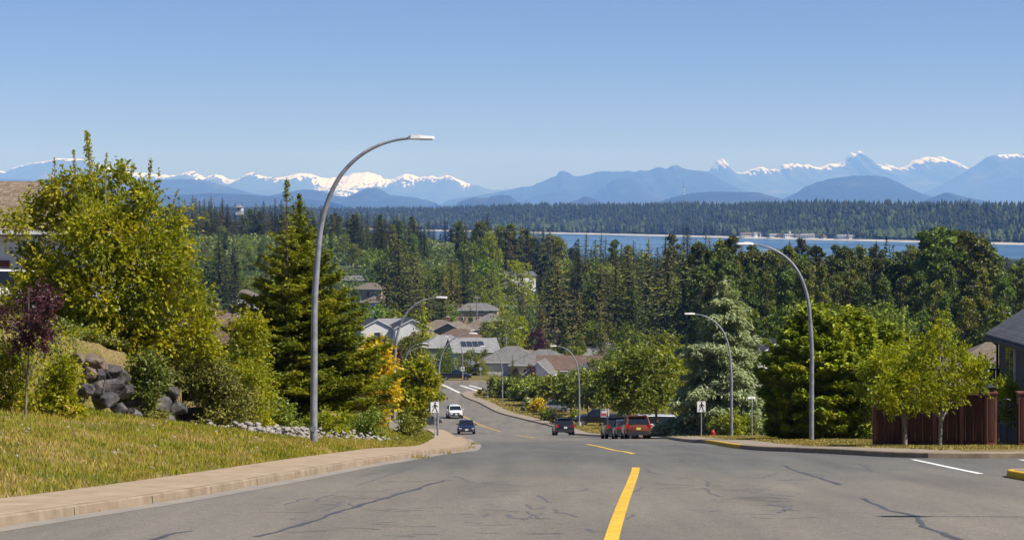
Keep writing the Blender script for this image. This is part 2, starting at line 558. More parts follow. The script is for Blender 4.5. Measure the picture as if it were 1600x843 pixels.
# kerb profiles: positive offset = left of the direction of travel
KERB = [(0.0, -0.05), (0.02, 0.13), (0.04, 0.15), (0.16, 0.155)]
WALK = [(0.16, 0.15), (0.165, 0.158), (1.0, 0.165), (1.85, 0.17), (1.86, -0.1)]
left_main = [(float(XL(y)), y) for y in list(np.arange(4, 96, 2.0)) + list(np.arange(96, 212, 4.0))] + [(-7.6, 213.5), (-8.6, 215), (-11, 215.4), (-60, 216)]
left_far = [(-60, 246), (-13.5, 246.3), (-11.6, 247.5)] + [(float(XL(y)), y) for y in np.arange(250, 312, 4.0)] + [(-18, 314.5), (-21, 315.6), (-60, 316)]
right_far = ([(60, 320), (-4, 319.6), (-7.5, 318.5), (-8.4, 314)] + [(float(XR(y)), y) for y in np.arange(310, 60, -3.0)] +
             [(float(XR(y)), y) for y in (58, 56, 54.5)] + [(10.6, 53.3), (11.4, 52.6), (13, 52.3), (60, 52.0)])
near_corner = rounded([(60, 43.3), (12.2, 43.3), (10.7, 42.2), (10.7, 4)], 1.2)
neg = lambda prof: [(-o, h) for o, h in prof]
strip("kerb_left", left_main, KERB, M_kerb)
strip("pavement_left", left_main, WALK, M_walk)
strip("kerb_left_far", left_far, KERB, M_kerb)
strip("pavement_left_far", left_far, WALK, M_walk2)
strip("kerb_right", right_far, KERB, M_kerb)
strip("pavement_right", right_far, WALK, M_walk2)
strip("kerb_corner", near_corner, KERB, M_yellow)
strip("pavement_corner", near_corner, WALK, M_walk2)
strip("kerb_far", [(60, 345), (-60, 345)], neg(KERB), M_kerb)
strip("pavement_far", [(60, 345), (-60, 345)], neg(WALK), M_walk2)
# yellow painted length of the right kerb
yk = [(float(XR(y)), y) for y in np.arange(90, 73.9, -2.0)]
strip("yellow_kerb_paint", yk, [(-0.004, -0.02), (0.014, 0.136), (0.038, 0.157), (0.162, 0.162)], M_yellow)
# gutter dirt along the kerbs and weeds
M_gutter = noisy_mat("gutter_dust", [(0.35, (0.30, 0.26, 0.20)), (0.65, (0.23, 0.215, 0.19))], 1.2, bump=0.1)
strip("gutter", left_main[:60], [(-0.42, 0.004), (-0.02, 0.008)], M_gutter)
# joints of the pavement: shallow dark slots
M_joint = new_mat("pavement_joint", (0.12, 0.10, 0.08), 0.95)
jb = MB()
for y in np.arange(16, 120, 1.5):
    x = float(XL(y)); a = math.atan2(float(XL(y + .5) - XL(y - .5)), 1)
    c, s_ = math.cos(a), math.sin(a)
    jp = []
    for o in (0.0, 1.85):
        for w in (-0.008, 0.008):
            px_, py_ = x - o * c + w * s_, y + o * s_ + w * c
            jp.append((px_, py_, float(E(py_)) + 0.176 - 0.004))
    jb.add(jp, [(0, 1, 3, 2)], M_joint)
for y in np.arange(14, 110, 3.0):     # kerb joints, on the face
    x = float(XL(y)) + 0.004
    z = float(E(y))
    jb.add([(x, y - .012, z), (x, y + .012, z), (x - 0.018, y + .012, z + .135), (x - 0.018, y - .012, z + .135)], [(0, 1, 2, 3)], M_joint)
tag(jb.build("pavement_joint"), kind="structure")

# painted lines
def painted(name, pts, w, mat, z=0.006, wv=None):
    L_, R_ = [], []
    P = []
    for a, b in zip(pts[:-1], pts[1:]):
        n = max(1, int(math.dist(a, b) / 1.0))
        P += [(a[0] + (b[0]-a[0]) * k / n, a[1] + (b[1]-a[1]) * k / n) for k in range(n)]
    P.append(pts[-1]); P = np.array(P, float)
    T = np.gradient(P, axis=0); T /= np.linalg.norm(T, axis=1)[:, None] + 1e-9
    Nn = np.stack([-T[:, 1], T[:, 0]], 1)
    ww = w * np.ones(len(P)) if wv is None else w * wv(len(P))
    A = P + Nn * ww[:, None] / 2; B = P - Nn * ww[:, None] / 2
    X = np.stack([A[:, 0], B[:, 0]], 1); Y = np.stack([A[:, 1], B[:, 1]], 1)
    return X, Y, E(Y) + z
def line_obj(name, lines, w, mat, z=0.006, wv=None):
    V, Fc = [], []
    o = 0
    for ln in lines:
        X, Y, Z = painted(name, ln, w, mat, z, wv)
        v = np.stack([X, Y, Z], -1).reshape(-1, 3)
        r = len(v) // 2
        i = np.arange(r - 1) * 2
        Fc.append(np.stack([i, i + 1, i + 3, i + 2], 1) + o); V.append(v); o += len(v)
    return tag(mesh_obj(name, np_mesh(name, np.concatenate(V), np.concatenate(Fc), [mat])), kind="structure")

def px_line(pp, n=1):
    return [on_road(*p) for p in pp]
smooth_in = hermite([14, 24.2, 32, 40, 46.5, 57, 66, 76, 86, 120, 160, 178, 195, 215, 235, 262, 290],
                    [0.55, 1.25, 1.85, 2.5, 3.0, 3.6, 3.75, 3.65, 3.35, 2.9, 1.9, 1.2, 0.3, -1.7, -4.2, -7.2, -10.5])
def cline(a, b):
    return [(float(smooth_in(y)), float(y)) for y in np.linspace(a, b, max(3, int((b - a) / 2)))]
line_obj("road_centre_line", [cline(14, 46.6)], 0.19, M_yline)
line_obj("road_centre_line", [cline(57, 86), cline(160, 192), cline(212, 262)], 0.16, M_yline)
line_obj("road_lane_line", [[(10.75, 51.5), (10.55, 43.2)], [(13.6, 51.4), (13.5, 43.8)]], 0.16, M_wline)
line_obj("crosswalk_line", [[(-12.2, 336), (-8.6, 316.5)], [(-9.0, 334), (-5.8, 321)], [(-7.4, 334), (-5.0, 325)], [(-14.6, 336), (-13.4, 318)]], 0.45, M_wline)
line_obj("crosswalk_line", [[(-3.6, 190), (2.0, 187.5)], [(3.0, 186.5), (5.2, 186)], [(5.0, 86.2), (8.6, 85.6)]], 0.22, M_wline)

# sealed and open cracks
def wob(pts, amp=0.10, seg=0.55):
    out = []
    for a, b in zip(pts[:-1], pts[1:]):
        n = max(2, int(math.dist(a, b) / seg))
        for k in range(n):
            t = k / n
            out.append((a[0] + (b[0]-a[0]) * t + random.uniform(-amp, amp), a[1] + (b[1]-a[1]) * t + random.uniform(-amp, amp)))
    out.append(pts[-1]); return out
wvf = lambda n: np.clip(0.55 + 0.9 * np.random.default_rng(n).random(n), 0.3, 1.4)
seal = [[(240, 843), (262, 835), (300, 829)], [(405, 838), (437, 830), (490, 812), (560, 790), (620, 772), (668, 758), (695, 750)],
        [(1345, 778), (1360, 785), (1392, 797), (1430, 806), (1442, 814), (1446, 822), (1475, 832), (1500, 843)],
        [(1225, 727), (1240, 734), (1268, 742), (1290, 750), (1312, 757)]]
line_obj("crack_sealant", [wob(px_line(s_), 0.05) for s_ in seal], 0.085, M_tar, 0.004, wvf)
fine = []
rr = random.Random(3)
for (cx, cy_, n, sx) in ((640, 790, 12, 150), (500, 806, 9, 140), (1120, 765, 14, 110), (1230, 785, 8, 90), (620, 740, 7, 90), (1000, 730, 4, 60), (760, 815, 6, 80), (1300, 745, 4, 90), (1180, 790, 5, 130), (700, 765, 6, 90)):
    for k in range(n):
        x = cx + rr.uniform(-sx, sx); y = min(cy_ + rr.gauss(0, 14), 838)
        if y < 712: continue
        l = rr.uniform(15, 75)
        fine.append(wob(px_line([(x, y), (x + l, y + rr.uniform(-3, 4))]), 0.05, 0.3))
line_obj("road_crack", fine, 0.04, M_tar2, 0.003, wvf)
fl = []
for k in range(26):
    x = rr.uniform(330, 1350); y = rr.uniform(715, 835); s_ = rr.choice((-1, 1))
    p = [(x, y), (x + s_ * rr.uniform(4, 22), y + rr.uniform(2, 9)), (x + s_ * rr.uniform(20, 40), y + rr.uniform(4, 14))]
    fl.append(wob(px_line(p), 0.05, 0.3))
line_obj("road_crack", fl, 0.05, M_tar2, 0.003, wvf)
# patched asphalt across the intersection: a long seam
line_obj("road_seam", [px_line([(560, 757), (700, 712), (760, 699), (900, 690), (1020, 692), (1090, 697)])], 0.05, M_tar2, 0.003)

# ------------------------------------------------------------------ strait and sea
def water_material():
    m = new_mat("sea_water", (0.02, 0.075, 0.17), rough=0.22, spec=0.35)
    f = noise_fac(m, 0.004, 3, stretch=(1, 3.5, 1))
    f2 = noise_fac(m, 0.06, 5, stretch=(1, 3.0, 1))
    set_color(m, ramp(m, f, [(0.35, (0.03, 0.085, 0.16)), (0.5, (0.06, 0.14, 0.23)), (0.62, (0.11, 0.20, 0.29))]))
    add_bump(m, f2, 1.0, 3.0)
    return m
M_water = water_material()
wb = MB(); wb.add([(-29000, 2300, -73), (29000, 2300, -73), (29000, 53000, -73), (-29000, 53000, -73)], [(0, 1, 2, 3)], M_water)
tag(wb.build("water"), kind="structure")

# ------------------------------------------------------------------ island across the strait
shore = lambda X: 4500 - 1.45 * X + 60 * (fbm(X / 300.0, X * 0 + 2, 9) - 0.5)
def island_h(X, Y):
    s_ = Y - shore(X)
    top = 44 + 9 * (fbm(X / 700.0, Y / 900.0, 21) - 0.45) + 5 * sstep(100, 900, X) - 14 * (1 - sstep(-600, 300, X))
    z = -74.5 + 4.2 * sstep(0, 45, s_) + (top - 3) * sstep(60, 950, s_) * (0.82 + 0.36 * fbm(X / 220.0, Y / 320.0, 31))
    return z
M_beach = noisy_mat("beach_pebbles", [(0.35, (0.34, 0.31, 0.27)), (0.65, (0.50, 0.46, 0.40))], 0.02, bump=0)
M_isl = noisy_mat("island_soil", [(0.3, (0.018, 0.03, 0.012)), (0.7, (0.04, 0.055, 0.02))], 0.01, bump=0)
us = np.linspace(-2600, 2300, 160); ss = np.concatenate([np.linspace(-30, 80, 10), np.linspace(110, 1500, 40), np.linspace(1600, 5200, 14)])
X, S = np.meshgrid(us, ss); Y = shore(X) + S
me = grid_mesh("hills", X, Y, island_h(X, Y), [M_isl, M_beach])
mi_ = np.zeros((len(ss) - 1, len(us) - 1), int); mi_[ss[1:] <= 62, :] = 1
me.polygons.foreach_set('material_index', mi_.ravel().astype(np.int32))
tag(mesh_obj("hills", me), kind="structure")

# forest of the island: nobody could count it
def far_forest():
    r = np.random.default_rng(11)
    n = 15000
    X = r.uniform(-1500, 1500, n * 2)
    S = 66 + 1150 * r.random(n * 2) ** 1.25
    Y = shore(X) + S
    u = X / Y
    keep = (u > -0.28) & (u < 0.29)
    X, Y, S = X[keep][:n], Y[keep][:n], S[keep][:n]
    Z = island_h(X, Y) - 1
    n = len(X)
    dec = (fbm(X / 90, Y / 90, 77) + r.normal(0, 0.07, n) + 0.10 * sstep(500, 80, S) > 0.60) & (S < 700) | (r.random(n) < 0.14)
    h = np.where(dec, r.uniform(13, 21, n), r.uniform(17, 30, n) * (0.8 + 0.4 * fbm(X / 120, Y / 120, 3)))
    w = np.where(dec, h * 0.34, h * 0.21) * r.uniform(0.8, 1.35, n)
    tint = np.where(dec, r.uniform(0.62, 1.0, n), r.uniform(0.0, 0.42, n))
    V, Fc, C = [], [], []
    # conifer: three stacked 6-sided skirts with jagged rims; broadleaf: a lumpy dome of two rings
    k = 6
    ang = np.arange(k) * 2 * np.pi / k
    off = 0
    for sel, prof in ((~dec, [(0.12, 1.0, 0.42), (0.36, 0.75, 0.68), (0.60, 0.5, 1.0)]), (dec, [(0.10, 0.85, 0.55), (0.3, 1.0, 0.86), (0.55, 0.72, 1.0)])):
        idx = np.nonzero(sel)[0]
        for (z0, rr_, z1) in prof:
            m_ = len(idx)
            jit = r.uniform(0.65, 1.3, (m_, k)); zj = r.uniform(-0.07, 0.07, (m_, k))
            rx = X[idx][:, None] + np.cos(ang) * jit * rr_ * w[idx][:, None]
            ry = Y[idx][:, None] + np.sin(ang) * jit * rr_ * w[idx][:, None]
            rz = Z[idx][:, None] + (z0 + zj) * h[idx][:, None]
            tip = np.stack([X[idx] + r.normal(0, 0.15, m_) * w[idx] * (z1 < 1), Y[idx], Z[idx] + z1 * h[idx]], 1)
            v = np.concatenate([np.stack([rx, ry, rz], -1), tip[:, None, :]], 1)
            b = off + np.arange(m_)[:, None] * (k + 1)
            f = np.stack([b + np.arange(k), b + (np.arange(k) + 1) % k, np.repeat(b + k, k, 1)], -1).reshape(-1, 3)
            V.append(v.reshape(-1, 3)); Fc.append(f); C.append(np.repeat(tint[idx], k + 1)); off += m_ * (k + 1)
    me = np_mesh("island_forest", np.concatenate(V), np.concatenate(Fc), [])
    at_ = me.attributes.new("tint", 'FLOAT', 'POINT'); at_.data.foreach_set('value', np.concatenate(C).astype(np.float32))
    m = new_mat("island_trees", rough=0.8, spec=0.1)
    a = m.node_tree.nodes.new("ShaderNodeAttribute"); a.attribute_name = "tint"
    set_color(m, ramp(m, a.outputs['Fac'], [(0, (0.015, 0.025, 0.012)), (0.42, (0.034, 0.046, 0.018)), (0.62, (0.040, 0.062, 0.018)), (1, (0.075, 0.098, 0.030))]))
    me.materials.append(m)
    return tag(mesh_obj("island_forest", me), "blue green mass of conifers covering the long island across the strait", "forest", kind="stuff")
far_forest()

# ------------------------------------------------------------------ mountains
def mountain_material(name, dark, light, snowy=True):
    m = new_mat(name, rough=0.9, spec=0.1)
    f = noise_fac(m, 0.0012, 8, 0.65)
    c = ramp(m, f, [(0.3, dark), (0.55, dark), (0.75, light)])
    if snowy:
        a = m.node_tree.nodes.new("ShaderNodeAttribute"); a.attribute_name = "snow"
        f2 = noise_fac(m, 0.0035, 8, 0.7)
        ad = m.node_tree.nodes.new("ShaderNodeMath"); ad.operation = 'MULTIPLY_ADD'
        m.node_tree.links.new(f2, ad.inputs[0]); ad.inputs[1].default_value = 0.9; m.node_tree.links.new(a.outputs['Fac'], ad.inputs[2])
        s = ramp(m, ad.outputs[0], [(0.0, (0, 0, 0)), (0.46, (0, 0, 0)), (0.56, (1, 1, 1))])
        c = mixc(m, s, c, (0.80, 0.79, 0.77))
    set_color(m, c)
    return m
M_mtn = mountain_material("far_mountains", (0.045, 0.06, 0.07), (0.16, 0.15, 0.15))
M_mtn2 = mountain_material("wooded_mountains", (0.025, 0.04, 0.035), (0.10, 0.11, 0.10), False)

def mountain(pts, D, mat, snow=None, depth=5000, seed=1, jag=1.0, rough=0.9):
    pts = sorted(pts)
    px = np.arange(pts[0][0], pts[-1][0] + 0.1, 1.0)
    cr = hermite([p[0] for p in pts], [p[1] for p in pts])(px)
    cr = cr + (fbm(px / 5.0, px * 0 + seed, seed, 4) - 0.47) * 2.4 * jag
    Xc = (px - 800) / F * D; Zc = (HY - cr) / F * D
    ts = np.concatenate([-np.linspace(1, 0.1, 6) ** 1.5, np.linspace(0, 1, 42) ** 1.25])
    rows_x, rows_y, rows_z, sn = [], [], [], []
    base = -90
    for t in ts:
        tt = abs(t)
        spur = 1 - np.abs(2 * fbm(Xc / (depth * .26) + 0.9 * tt, tt * 1.3 + seed + 0 * Xc, seed + 3, 5) - 0.95)   # ridged gullies running down
        prof = (1 - tt) ** 1.15
        z = base + (Zc - base) * prof * (1 - rough * 0.55 * (1 - spur) * min(1, tt * 6)) 
        y = D - t * depth + (fbm(Xc / 2500, tt * 4 + 0 * Xc, seed + 9) - 0.5) * depth * 0.25 * min(1, tt * 5)
        lim = Zc / D * y - (tt > 0) * tt * 10           # never above the crest line
        z = np.minimum(z, np.where(Zc > 0, lim, z))
        rows_x.append(Xc * (y / D) ** 0.0); rows_y.append(y); rows_z.append(z)
        if snow is not None:
            sl_ = snow(px, cr)
            below = (Zc - z) / D * F
            sn.append(np.clip(0.50 * (1 - below / np.maximum(sl_, 0.5)), -1, 0.42) - (sl_ < 0.6) * 2 + (fbm(px / 2.6, below / 2.2, seed + 50, 4) - 0.49) * 1.9 - (spur - 0.75) * 0.5)
    me = grid_mesh("mountain_range", np.array(rows_x), np.array(rows_y), np.array(rows_z), [mat])
    if snow is not None:
        a = me.attributes.new("snow", 'FLOAT', 'POINT'); a.data.foreach_set('value', np.array(sn).ravel().astype(np.float32))
    return tag(mesh_obj("mountain_range", me), kind="structure")

A1 = [(-70,262),(-40,270),(-10,268),(0,267),(10,269),(20,262),(40,257),(60,253),(80,250),(92,247),(110,248),(130,249),(148,256),(170,262),(200,268),(230,271),(250,273),(275,274),(285,271),(298,267),(312,272),(322,277),(330,273),(345,274),(355,279),(365,281),(375,277),(388,271),(395,269),(402,272),(415,276),(440,277),(450,275),(465,271),(478,271),(490,273),(505,278),(520,278),(535,276),(545,273),(560,270),(572,269),(585,271),(594,274),(600,280),(612,280),(618,278),(625,275),(637,271),(645,273),(655,276),(665,276),(672,274),(680,276),(688,277),(698,273),(705,275),(715,280),(730,286),(745,290),(760,294),(772,297),(785,296),(795,295),(805,297),(830,300),(880,304)]
A2 = [(1040,300),(1070,290),(1090,272),(1105,267),(1115,257),(1122,250),(1128,248),(1135,254),(1143,264),(1150,269),(1160,270),(1168,267),(1175,264),(1185,261),(1195,262),(1205,265),(1215,265),(1222,258),(1235,255),(1245,254),(1250,256),(1256,257),(1262,256),(1268,259),(1280,261),(1290,258),(1300,256),(1312,254),(1320,251),(1325,242),(1330,238),(1335,240),(1342,236),(1348,239),(1354,248),(1361,256),(1375,257),(1385,256),(1395,259),(1400,262),(1412,260),(1420,254),(1432,249),(1445,246),(1460,245),(1470,244.5),(1480,248),(1490,252),(1505,258),(1515,262),(1530,262),(1560,268),(1680,280)]
A3 = [(1440,312),(1470,290),(1500,273),(1515,263),(1523,259),(1530,254),(1540,247),(1550,243),(1565,241.5),(1580,241),(1600,240.5),(1640,244),(1690,252)]
B1 = [(700,312),(750,305),(785,299),(800,296),(815,292),(830,290.5),(840,286),(850,282),(860,278),(870,273),(874,268),(879,267),(885,268),(892,272),(900,275.5),(920,272),(935,268),(945,267),(965,268),(985,267),(990,268.5),(1000,266),(1010,267),(1020,264),(1030,261),(1036,262),(1040,263.5),(1050,259),(1058,258),(1065,262),(1075,265),(1085,266),(1100,268),(1115,274),(1140,288),(1180,303),(1220,316)]
C_ = [[(800,318),(830,309),(870,300),(905,306),(925,315)], [(905,316),(925,306),(950,286),(962,280),(985,279.5),(1000,286),(1020,300),(1045,315)],
      [(-80,292),(0,280),(120,283),(230,281),(300,280),(330,284),(350,290),(380,298),(400,303),(430,306),(470,314)]]
D_ = [[(1220,316),(1238,306),(1260,291),(1290,281),(1320,276),(1350,274),(1380,276),(1400,283),(1430,300),(1455,314)],
      [(520,316),(540,308),(560,300),(580,293),(588,293),(600,298),(612,305),(640,307),(660,311),(680,316)],
      [(380,314),(420,306),(445,301),(460,298),(475,296),(500,298),(520,304),(545,309),(580,316)]]
E_ = [[(715,317),(725,312),(745,308),(760,309),(770,306),(785,304),(797,306),(805,312),(815,317)], [(1020,318),(1060,306),(1090,300.5),(1120,299.5),(1150,300),(1180,300.5),(1200,305),(1225,312),(1250,318)],
      [(1440,316),(1455,309),(1470,303),(1480,301),(1500,306),(1530,312),(1560,317)], [(890,317),(905,311),(915,307),(930,312),(945,317)],
      [(-80,305),(100,300),(220,306),(290,304),(330,302),(370,303),(420,307),(470,311),(520,316)]]
def snowA1(px, cr):
    s = 3.2 + 6 * fbm(px / 14, px * 0, 4)
    s = s * np.where(px < 160, 0.30, 1)
    s += 45 * np.exp(-((px - 568) / 26) ** 2) + 16 * np.exp(-((px - 520) / 16) ** 2) + 9 * np.exp(-((px - 640) / 14) ** 2) + 2 * np.exp(-((px - 100) / 25) ** 2)
    s *= np.where((px > 735), 0.08, 1)
    return s
def snowA2(px, cr):
    s = 3 + 6.5 * fbm(px / 16, px * 0, 8)
    s = s * np.where(px < 1112, 0.1, 1) * np.where((px > 1145) & (px < 1165), 0.3, 1) * np.where(px > 1508, 0.1, 1)
    s += 12 * np.exp(-((px - 1362) / 16) ** 2) - 3 * np.exp(-((px - 1340) / 8) ** 2) + 7 * np.exp(-((px - 1126) / 9) ** 2) + 4 * np.exp(-((px - 1450) / 30) ** 2)
    return s
snowA3 = lambda px, cr: np.where((px > 1558) & (px < 1640), 5.0, 0.3)
mountain(A1, 47000, M_mtn, snowA1, 9000, 2, 1.3, 0.8)
mountain(A2, 45500, M_mtn, snowA2, 9000, 5, 1.5, 0.8)
mountain(A3, 38000, M_mtn, snowA3, 8000, 8, 0.5)
mountain(B1, 33000, M_mtn2, None, 6000, 12, 0.9)
for i, p in enumerate(C_): mountain(p, 28000, M_mtn2, None, 4500, 20 + i, 0.8)
for i, p in enumerate(D_): mountain(p, 22500, M_mtn2, None, 4000, 30 + i, 0.9)
for i, p in enumerate(E_): mountain(p, 17500, M_mtn2, None, 3000, 40 + i, 0.7)

# ------------------------------------------------------------------ foliage tools
def rnd_dirs(n, r):
    v = r.normal(size=(n, 3)); return v / np.linalg.norm(v, axis=1)[:, None]

def leaves(C, D, W, l, w, bend=0.15, wide=0.5):
    """diamond leaves: centre C, length axis D, width axis W (n,3 unit), sizes l,w (n)"""
    n = len(C)
    l = np.broadcast_to(l, (n,))[:, None]; w = np.broadcast_to(w, (n,))[:, None]
    Nn = np.cross(D, W)
    a = C - D * l * wide
    b = C + W * w * 0.5 - Nn * w * bend
    c = C + D * l * (1 - wide)
    d = C - W * w * 0.5 - Nn * w * bend
    V = np.stack([a, b, c, d], 1).reshape(-1, 3)
    i = np.arange(n)[:, None] * 4
    # two triangles folded along the midrib
    T = np.concatenate([i + np.array([0, 1, 2]), i + np.array([0, 2, 3])], 0)
    return V, T

def perp(D, r):
    q = rnd_dirs(len(D), r)
    W = np.cross(D, q); return W / (np.linalg.norm(W, axis=1)[:, None] + 1e-9)

def branch_tubes(segs, mat_list=None, n=5):
    """segs: list of (p0, p1, r0, r1) -> verts, tris"""
    P0 = np.array([s[0] for s in segs], float); P1 = np.array([s[1] for s in segs], float)
    R0 = np.array([s[2] for s in segs], float); R1 = np.array([s[3] for s in segs], float)
    D = P1 - P0; D /= np.linalg.norm(D, axis=1)[:, None] + 1e-9
    up = np.where(np.abs(D[:, 2:3]) > 0.9, np.array([[1., 0, 0]]), np.array([[0, 0, 1.]]))
    A = np.cross(D, up); A /= np.linalg.norm(A, axis=1)[:, None]; B = np.cross(D, A)
    t = np.arange(n) * 2 * np.pi / n
    ring = A[:, None] * np.cos(t)[None, :, None] + B[:, None] * np.sin(t)[None, :, None]
    V = np.concatenate([P0[:, None] + ring * R0[:, None, None], P1[:, None] + ring * R1[:, None, None]], 1).reshape(-1, 3)
    b = np.arange(len(segs))[:, None] * 2 * n
    k = np.arange(n); k2 = (k + 1) % n
    T = np.concatenate([np.stack([b + k, b + k2, b + n + k2], -1).reshape(-1, 3), np.stack([b + k, b + n + k2, b + n + k], -1).reshape(-1, 3)])
    return V, T

def join(parts):
    """parts: [(V,T,matindex)]"""
    V, T, M = [], [], []; o = 0
    for v, t, m in parts:
        V.append(v); T.append(t + o); M.append(np.full(len(t), m)); o += len(v)
    return np.concatenate(V), np.concatenate(T), np.concatenate(M)

# --- foliage colours (real leaf albedos)
M_bark = noisy_mat("bark", [(0.3, (0.07, 0.05, 0.035)), (0.7, (0.16, 0.125, 0.09))], 6, bump=0.5, bdist=0.01, stretch=(1, 1, 0.25))
M_barkg = noisy_mat("grey_bark", [(0.3, (0.15, 0.125, 0.10)), (0.7, (0.30, 0.26, 0.21))], 8, bump=0.5, bdist=0.01, stretch=(1, 1, 0.3))
LM = dict(
    pear=leaf_mat("leaf_yellow_green", [(0.071, 0.101, 0.004), (0.223, 0.263, 0.011), (0.382, 0.386, 0.016), (0.635, 0.515, 0.028)], 0.42, 0.45, 0.3, 0.0, clump=0.8),
    larch=leaf_mat("needle_tips", [(0.050, 0.073, 0.007), (0.171, 0.204, 0.011), (0.341, 0.319, 0.015)], 0.30, 0.5, 0.25, 0.0, clump=0.7),
    yellow=leaf_mat("leaf_golden", [(0.315, 0.245, 0.010), (0.665, 0.474, 0.012), (0.750, 0.643, 0.024)], 0.35, 0.5, 0.3, 0.0),
    green=leaf_mat("leaf_green", [(0.075, 0.110, 0.018), (0.182, 0.230, 0.025), (0.320, 0.329, 0.033)], 0.3, 0.45, 0.4, 0.22, clump=0.7),
    lime=leaf_mat("leaf_lime", [(0.105, 0.146, 0.006), (0.292, 0.346, 0.013), (0.502, 0.486, 0.017)], 0.42, 0.5, 0.25, 0.0, clump=1.2),
    plum=leaf_mat("leaf_plum", [(0.029, 0.013, 0.016), (0.072, 0.026, 0.034), (0.130, 0.046, 0.052)], 0.25, 0.45, 0.35, 0.1),
    ivy=leaf_mat("leaf_ivy", [(0.055, 0.083, 0.015), (0.138, 0.175, 0.022), (0.239, 0.239, 0.037)], 0.2, 0.5, 0.35, 0.0, clump=1.2),
    brownivy=leaf_mat("creeper_brown", [(0.096, 0.106, 0.020), (0.192, 0.199, 0.036), (0.308, 0.269, 0.061)], 0.15, 0.6, 0.2, 0.0, clump=1.0),
    blue=leaf_mat("needle_blue", [(0.146, 0.185, 0.090), (0.314, 0.381, 0.196), (0.538, 0.594, 0.336)], 0.28, 0.6, 0.2, 0.0, clump=0.5),
    cedar=leaf_mat("cedar_sprays", [(0.091, 0.136, 0.010), (0.230, 0.306, 0.018), (0.513, 0.514, 0.028)], 0.22, 0.5, 0.3, 0.0, clump=0.5),
    fir=leaf_mat("fir_needles", [(0.030, 0.040, 0.011), (0.086, 0.089, 0.018), (0.170, 0.147, 0.027)], 0.12, 0.6, 0.25, 0.62, clump=0.15),
    cotton=leaf_mat("cottonwood_leaves", [(0.050, 0.073, 0.013), (0.126, 0.157, 0.021), (0.253, 0.265, 0.032)], 0.22, 0.5, 0.3, 0.42, clump=0.2),
    bright=leaf_mat("bright_leaves", [(0.073, 0.112, 0.012), (0.178, 0.224, 0.017), (0.333, 0.327, 0.026)], 0.25, 0.5, 0.3, 0.3, clump=0.3),
)

# --- mid-distance tree meshes, one mesh per tree shape
def fir_mesh(h, rad, seed, mat, whorls=38, per=8, gap=0.0, sparse=1.0, droop=0.30, trunk=True, spray=0.85):
    r = np.random.default_rng(seed)
    C, D, W, L_, Wd = [], [], [], [], []
    for k in range(whorls):
        t = (k + 0.5) / whorls
        z = h * (0.06 + 0.93 * t)
        env = (1 - t) ** 0.72 * rad * 1.5 * (0.9 + 0.28 * math.sin(k * 1.7 + seed)) + 0.25
        m = max(3, int(per * 1.15 * (0.45 + 0.75 * (1 - t)) * sparse))
        az0 = r.uniform(0, 6.28)
        for j in range(m):
            if r.random() < gap: continue
            az = az0 + j * 2 * np.pi / m + r.normal(0, 0.25)
            ln = env * r.uniform(0.62, 1.18)
            ns = max(2, int(ln / (0.55 * spray)) + 1)
            for q in range(ns):
                f = (q + r.uniform(0.2, 0.8)) / ns
                x = ln * f
                zz = z - droop * x * (0.4 + 0.9 * f) + r.normal(0, 0.15) + (0.10 * x if f > 0.8 else 0)
                sp = 0.35 * x * r.normal()
                c, s_ = math.cos(az), math.sin(az)
                C.append((x * c - sp * s_, x * s_ + sp * c, zz))
                a2 = az + r.normal(0, 0.5)
                d = np.array([math.cos(a2), math.sin(a2), -droop - 0.25 + r.normal(0, 0.2)])
                D.append(d / np.linalg.norm(d))
                L_.append(r.uniform(0.9, 1.5) * spray * (0.6 + 0.5 * (1 - t))); Wd.append(r.uniform(0.42, 0.75) * spray)
    for q in range(6):
        C.append((0, 0, h * (0.955 + q * 0.010))); D.append((r.normal(0, .2), r.normal(0, .2), 1)); L_.append(0.8); Wd.append(0.2)
    C = np.array(C); D = np.array(D); D /= np.linalg.norm(D, axis=1)[:, None]
    W = np.cross(D, np.array([[0, 0, 1.]])) + r.normal(0, 0.35, D.shape); W /= np.linalg.norm(W, axis=1)[:, None] + 1e-9
    V, T = leaves(C, D, W, np.array(L_), np.array(Wd))
    parts = [(V, T, 0)]
    tv, tt = branch_tubes([((0, 0, -1.5), (0, 0, h * 0.45), h * 0.014, h * 0.009), ((0, 0, h * 0.45), (0, 0, h * 0.97), h * 0.009, 0.03)], n=6)
    parts.append((tv, tt, 1))
    V, T, M = join(parts)
    return np_mesh("conifer", V, T, [mat, M_bark], M)

def blob_centres(h, rx, base, seed, n=26, top=0.5):
    """uneven crown: lobes placed around a central limb structure"""
    r = np.random.default_rng(seed)
    out = []
    for k in range(n):
        t = (k + 0.5) / n
        z = base + (h - base) * t
        env = rx * math.sin(math.pi * min(0.97, 0.16 + 0.80 * t)) ** top
        a = k * 2.399 + r.normal(0, 0.4)
        rr_ = env * r.uniform(0.25, 0.80)
        lr = r.uniform(0.30, 0.55) * rx * (1 - 0.35 * t)
        out.append((rr_ * math.cos(a), rr_ * math.sin(a), z - lr * 0.55, lr))
    out.append((0, 0, h - 0.3 * rx, rx * 0.28))
    return out

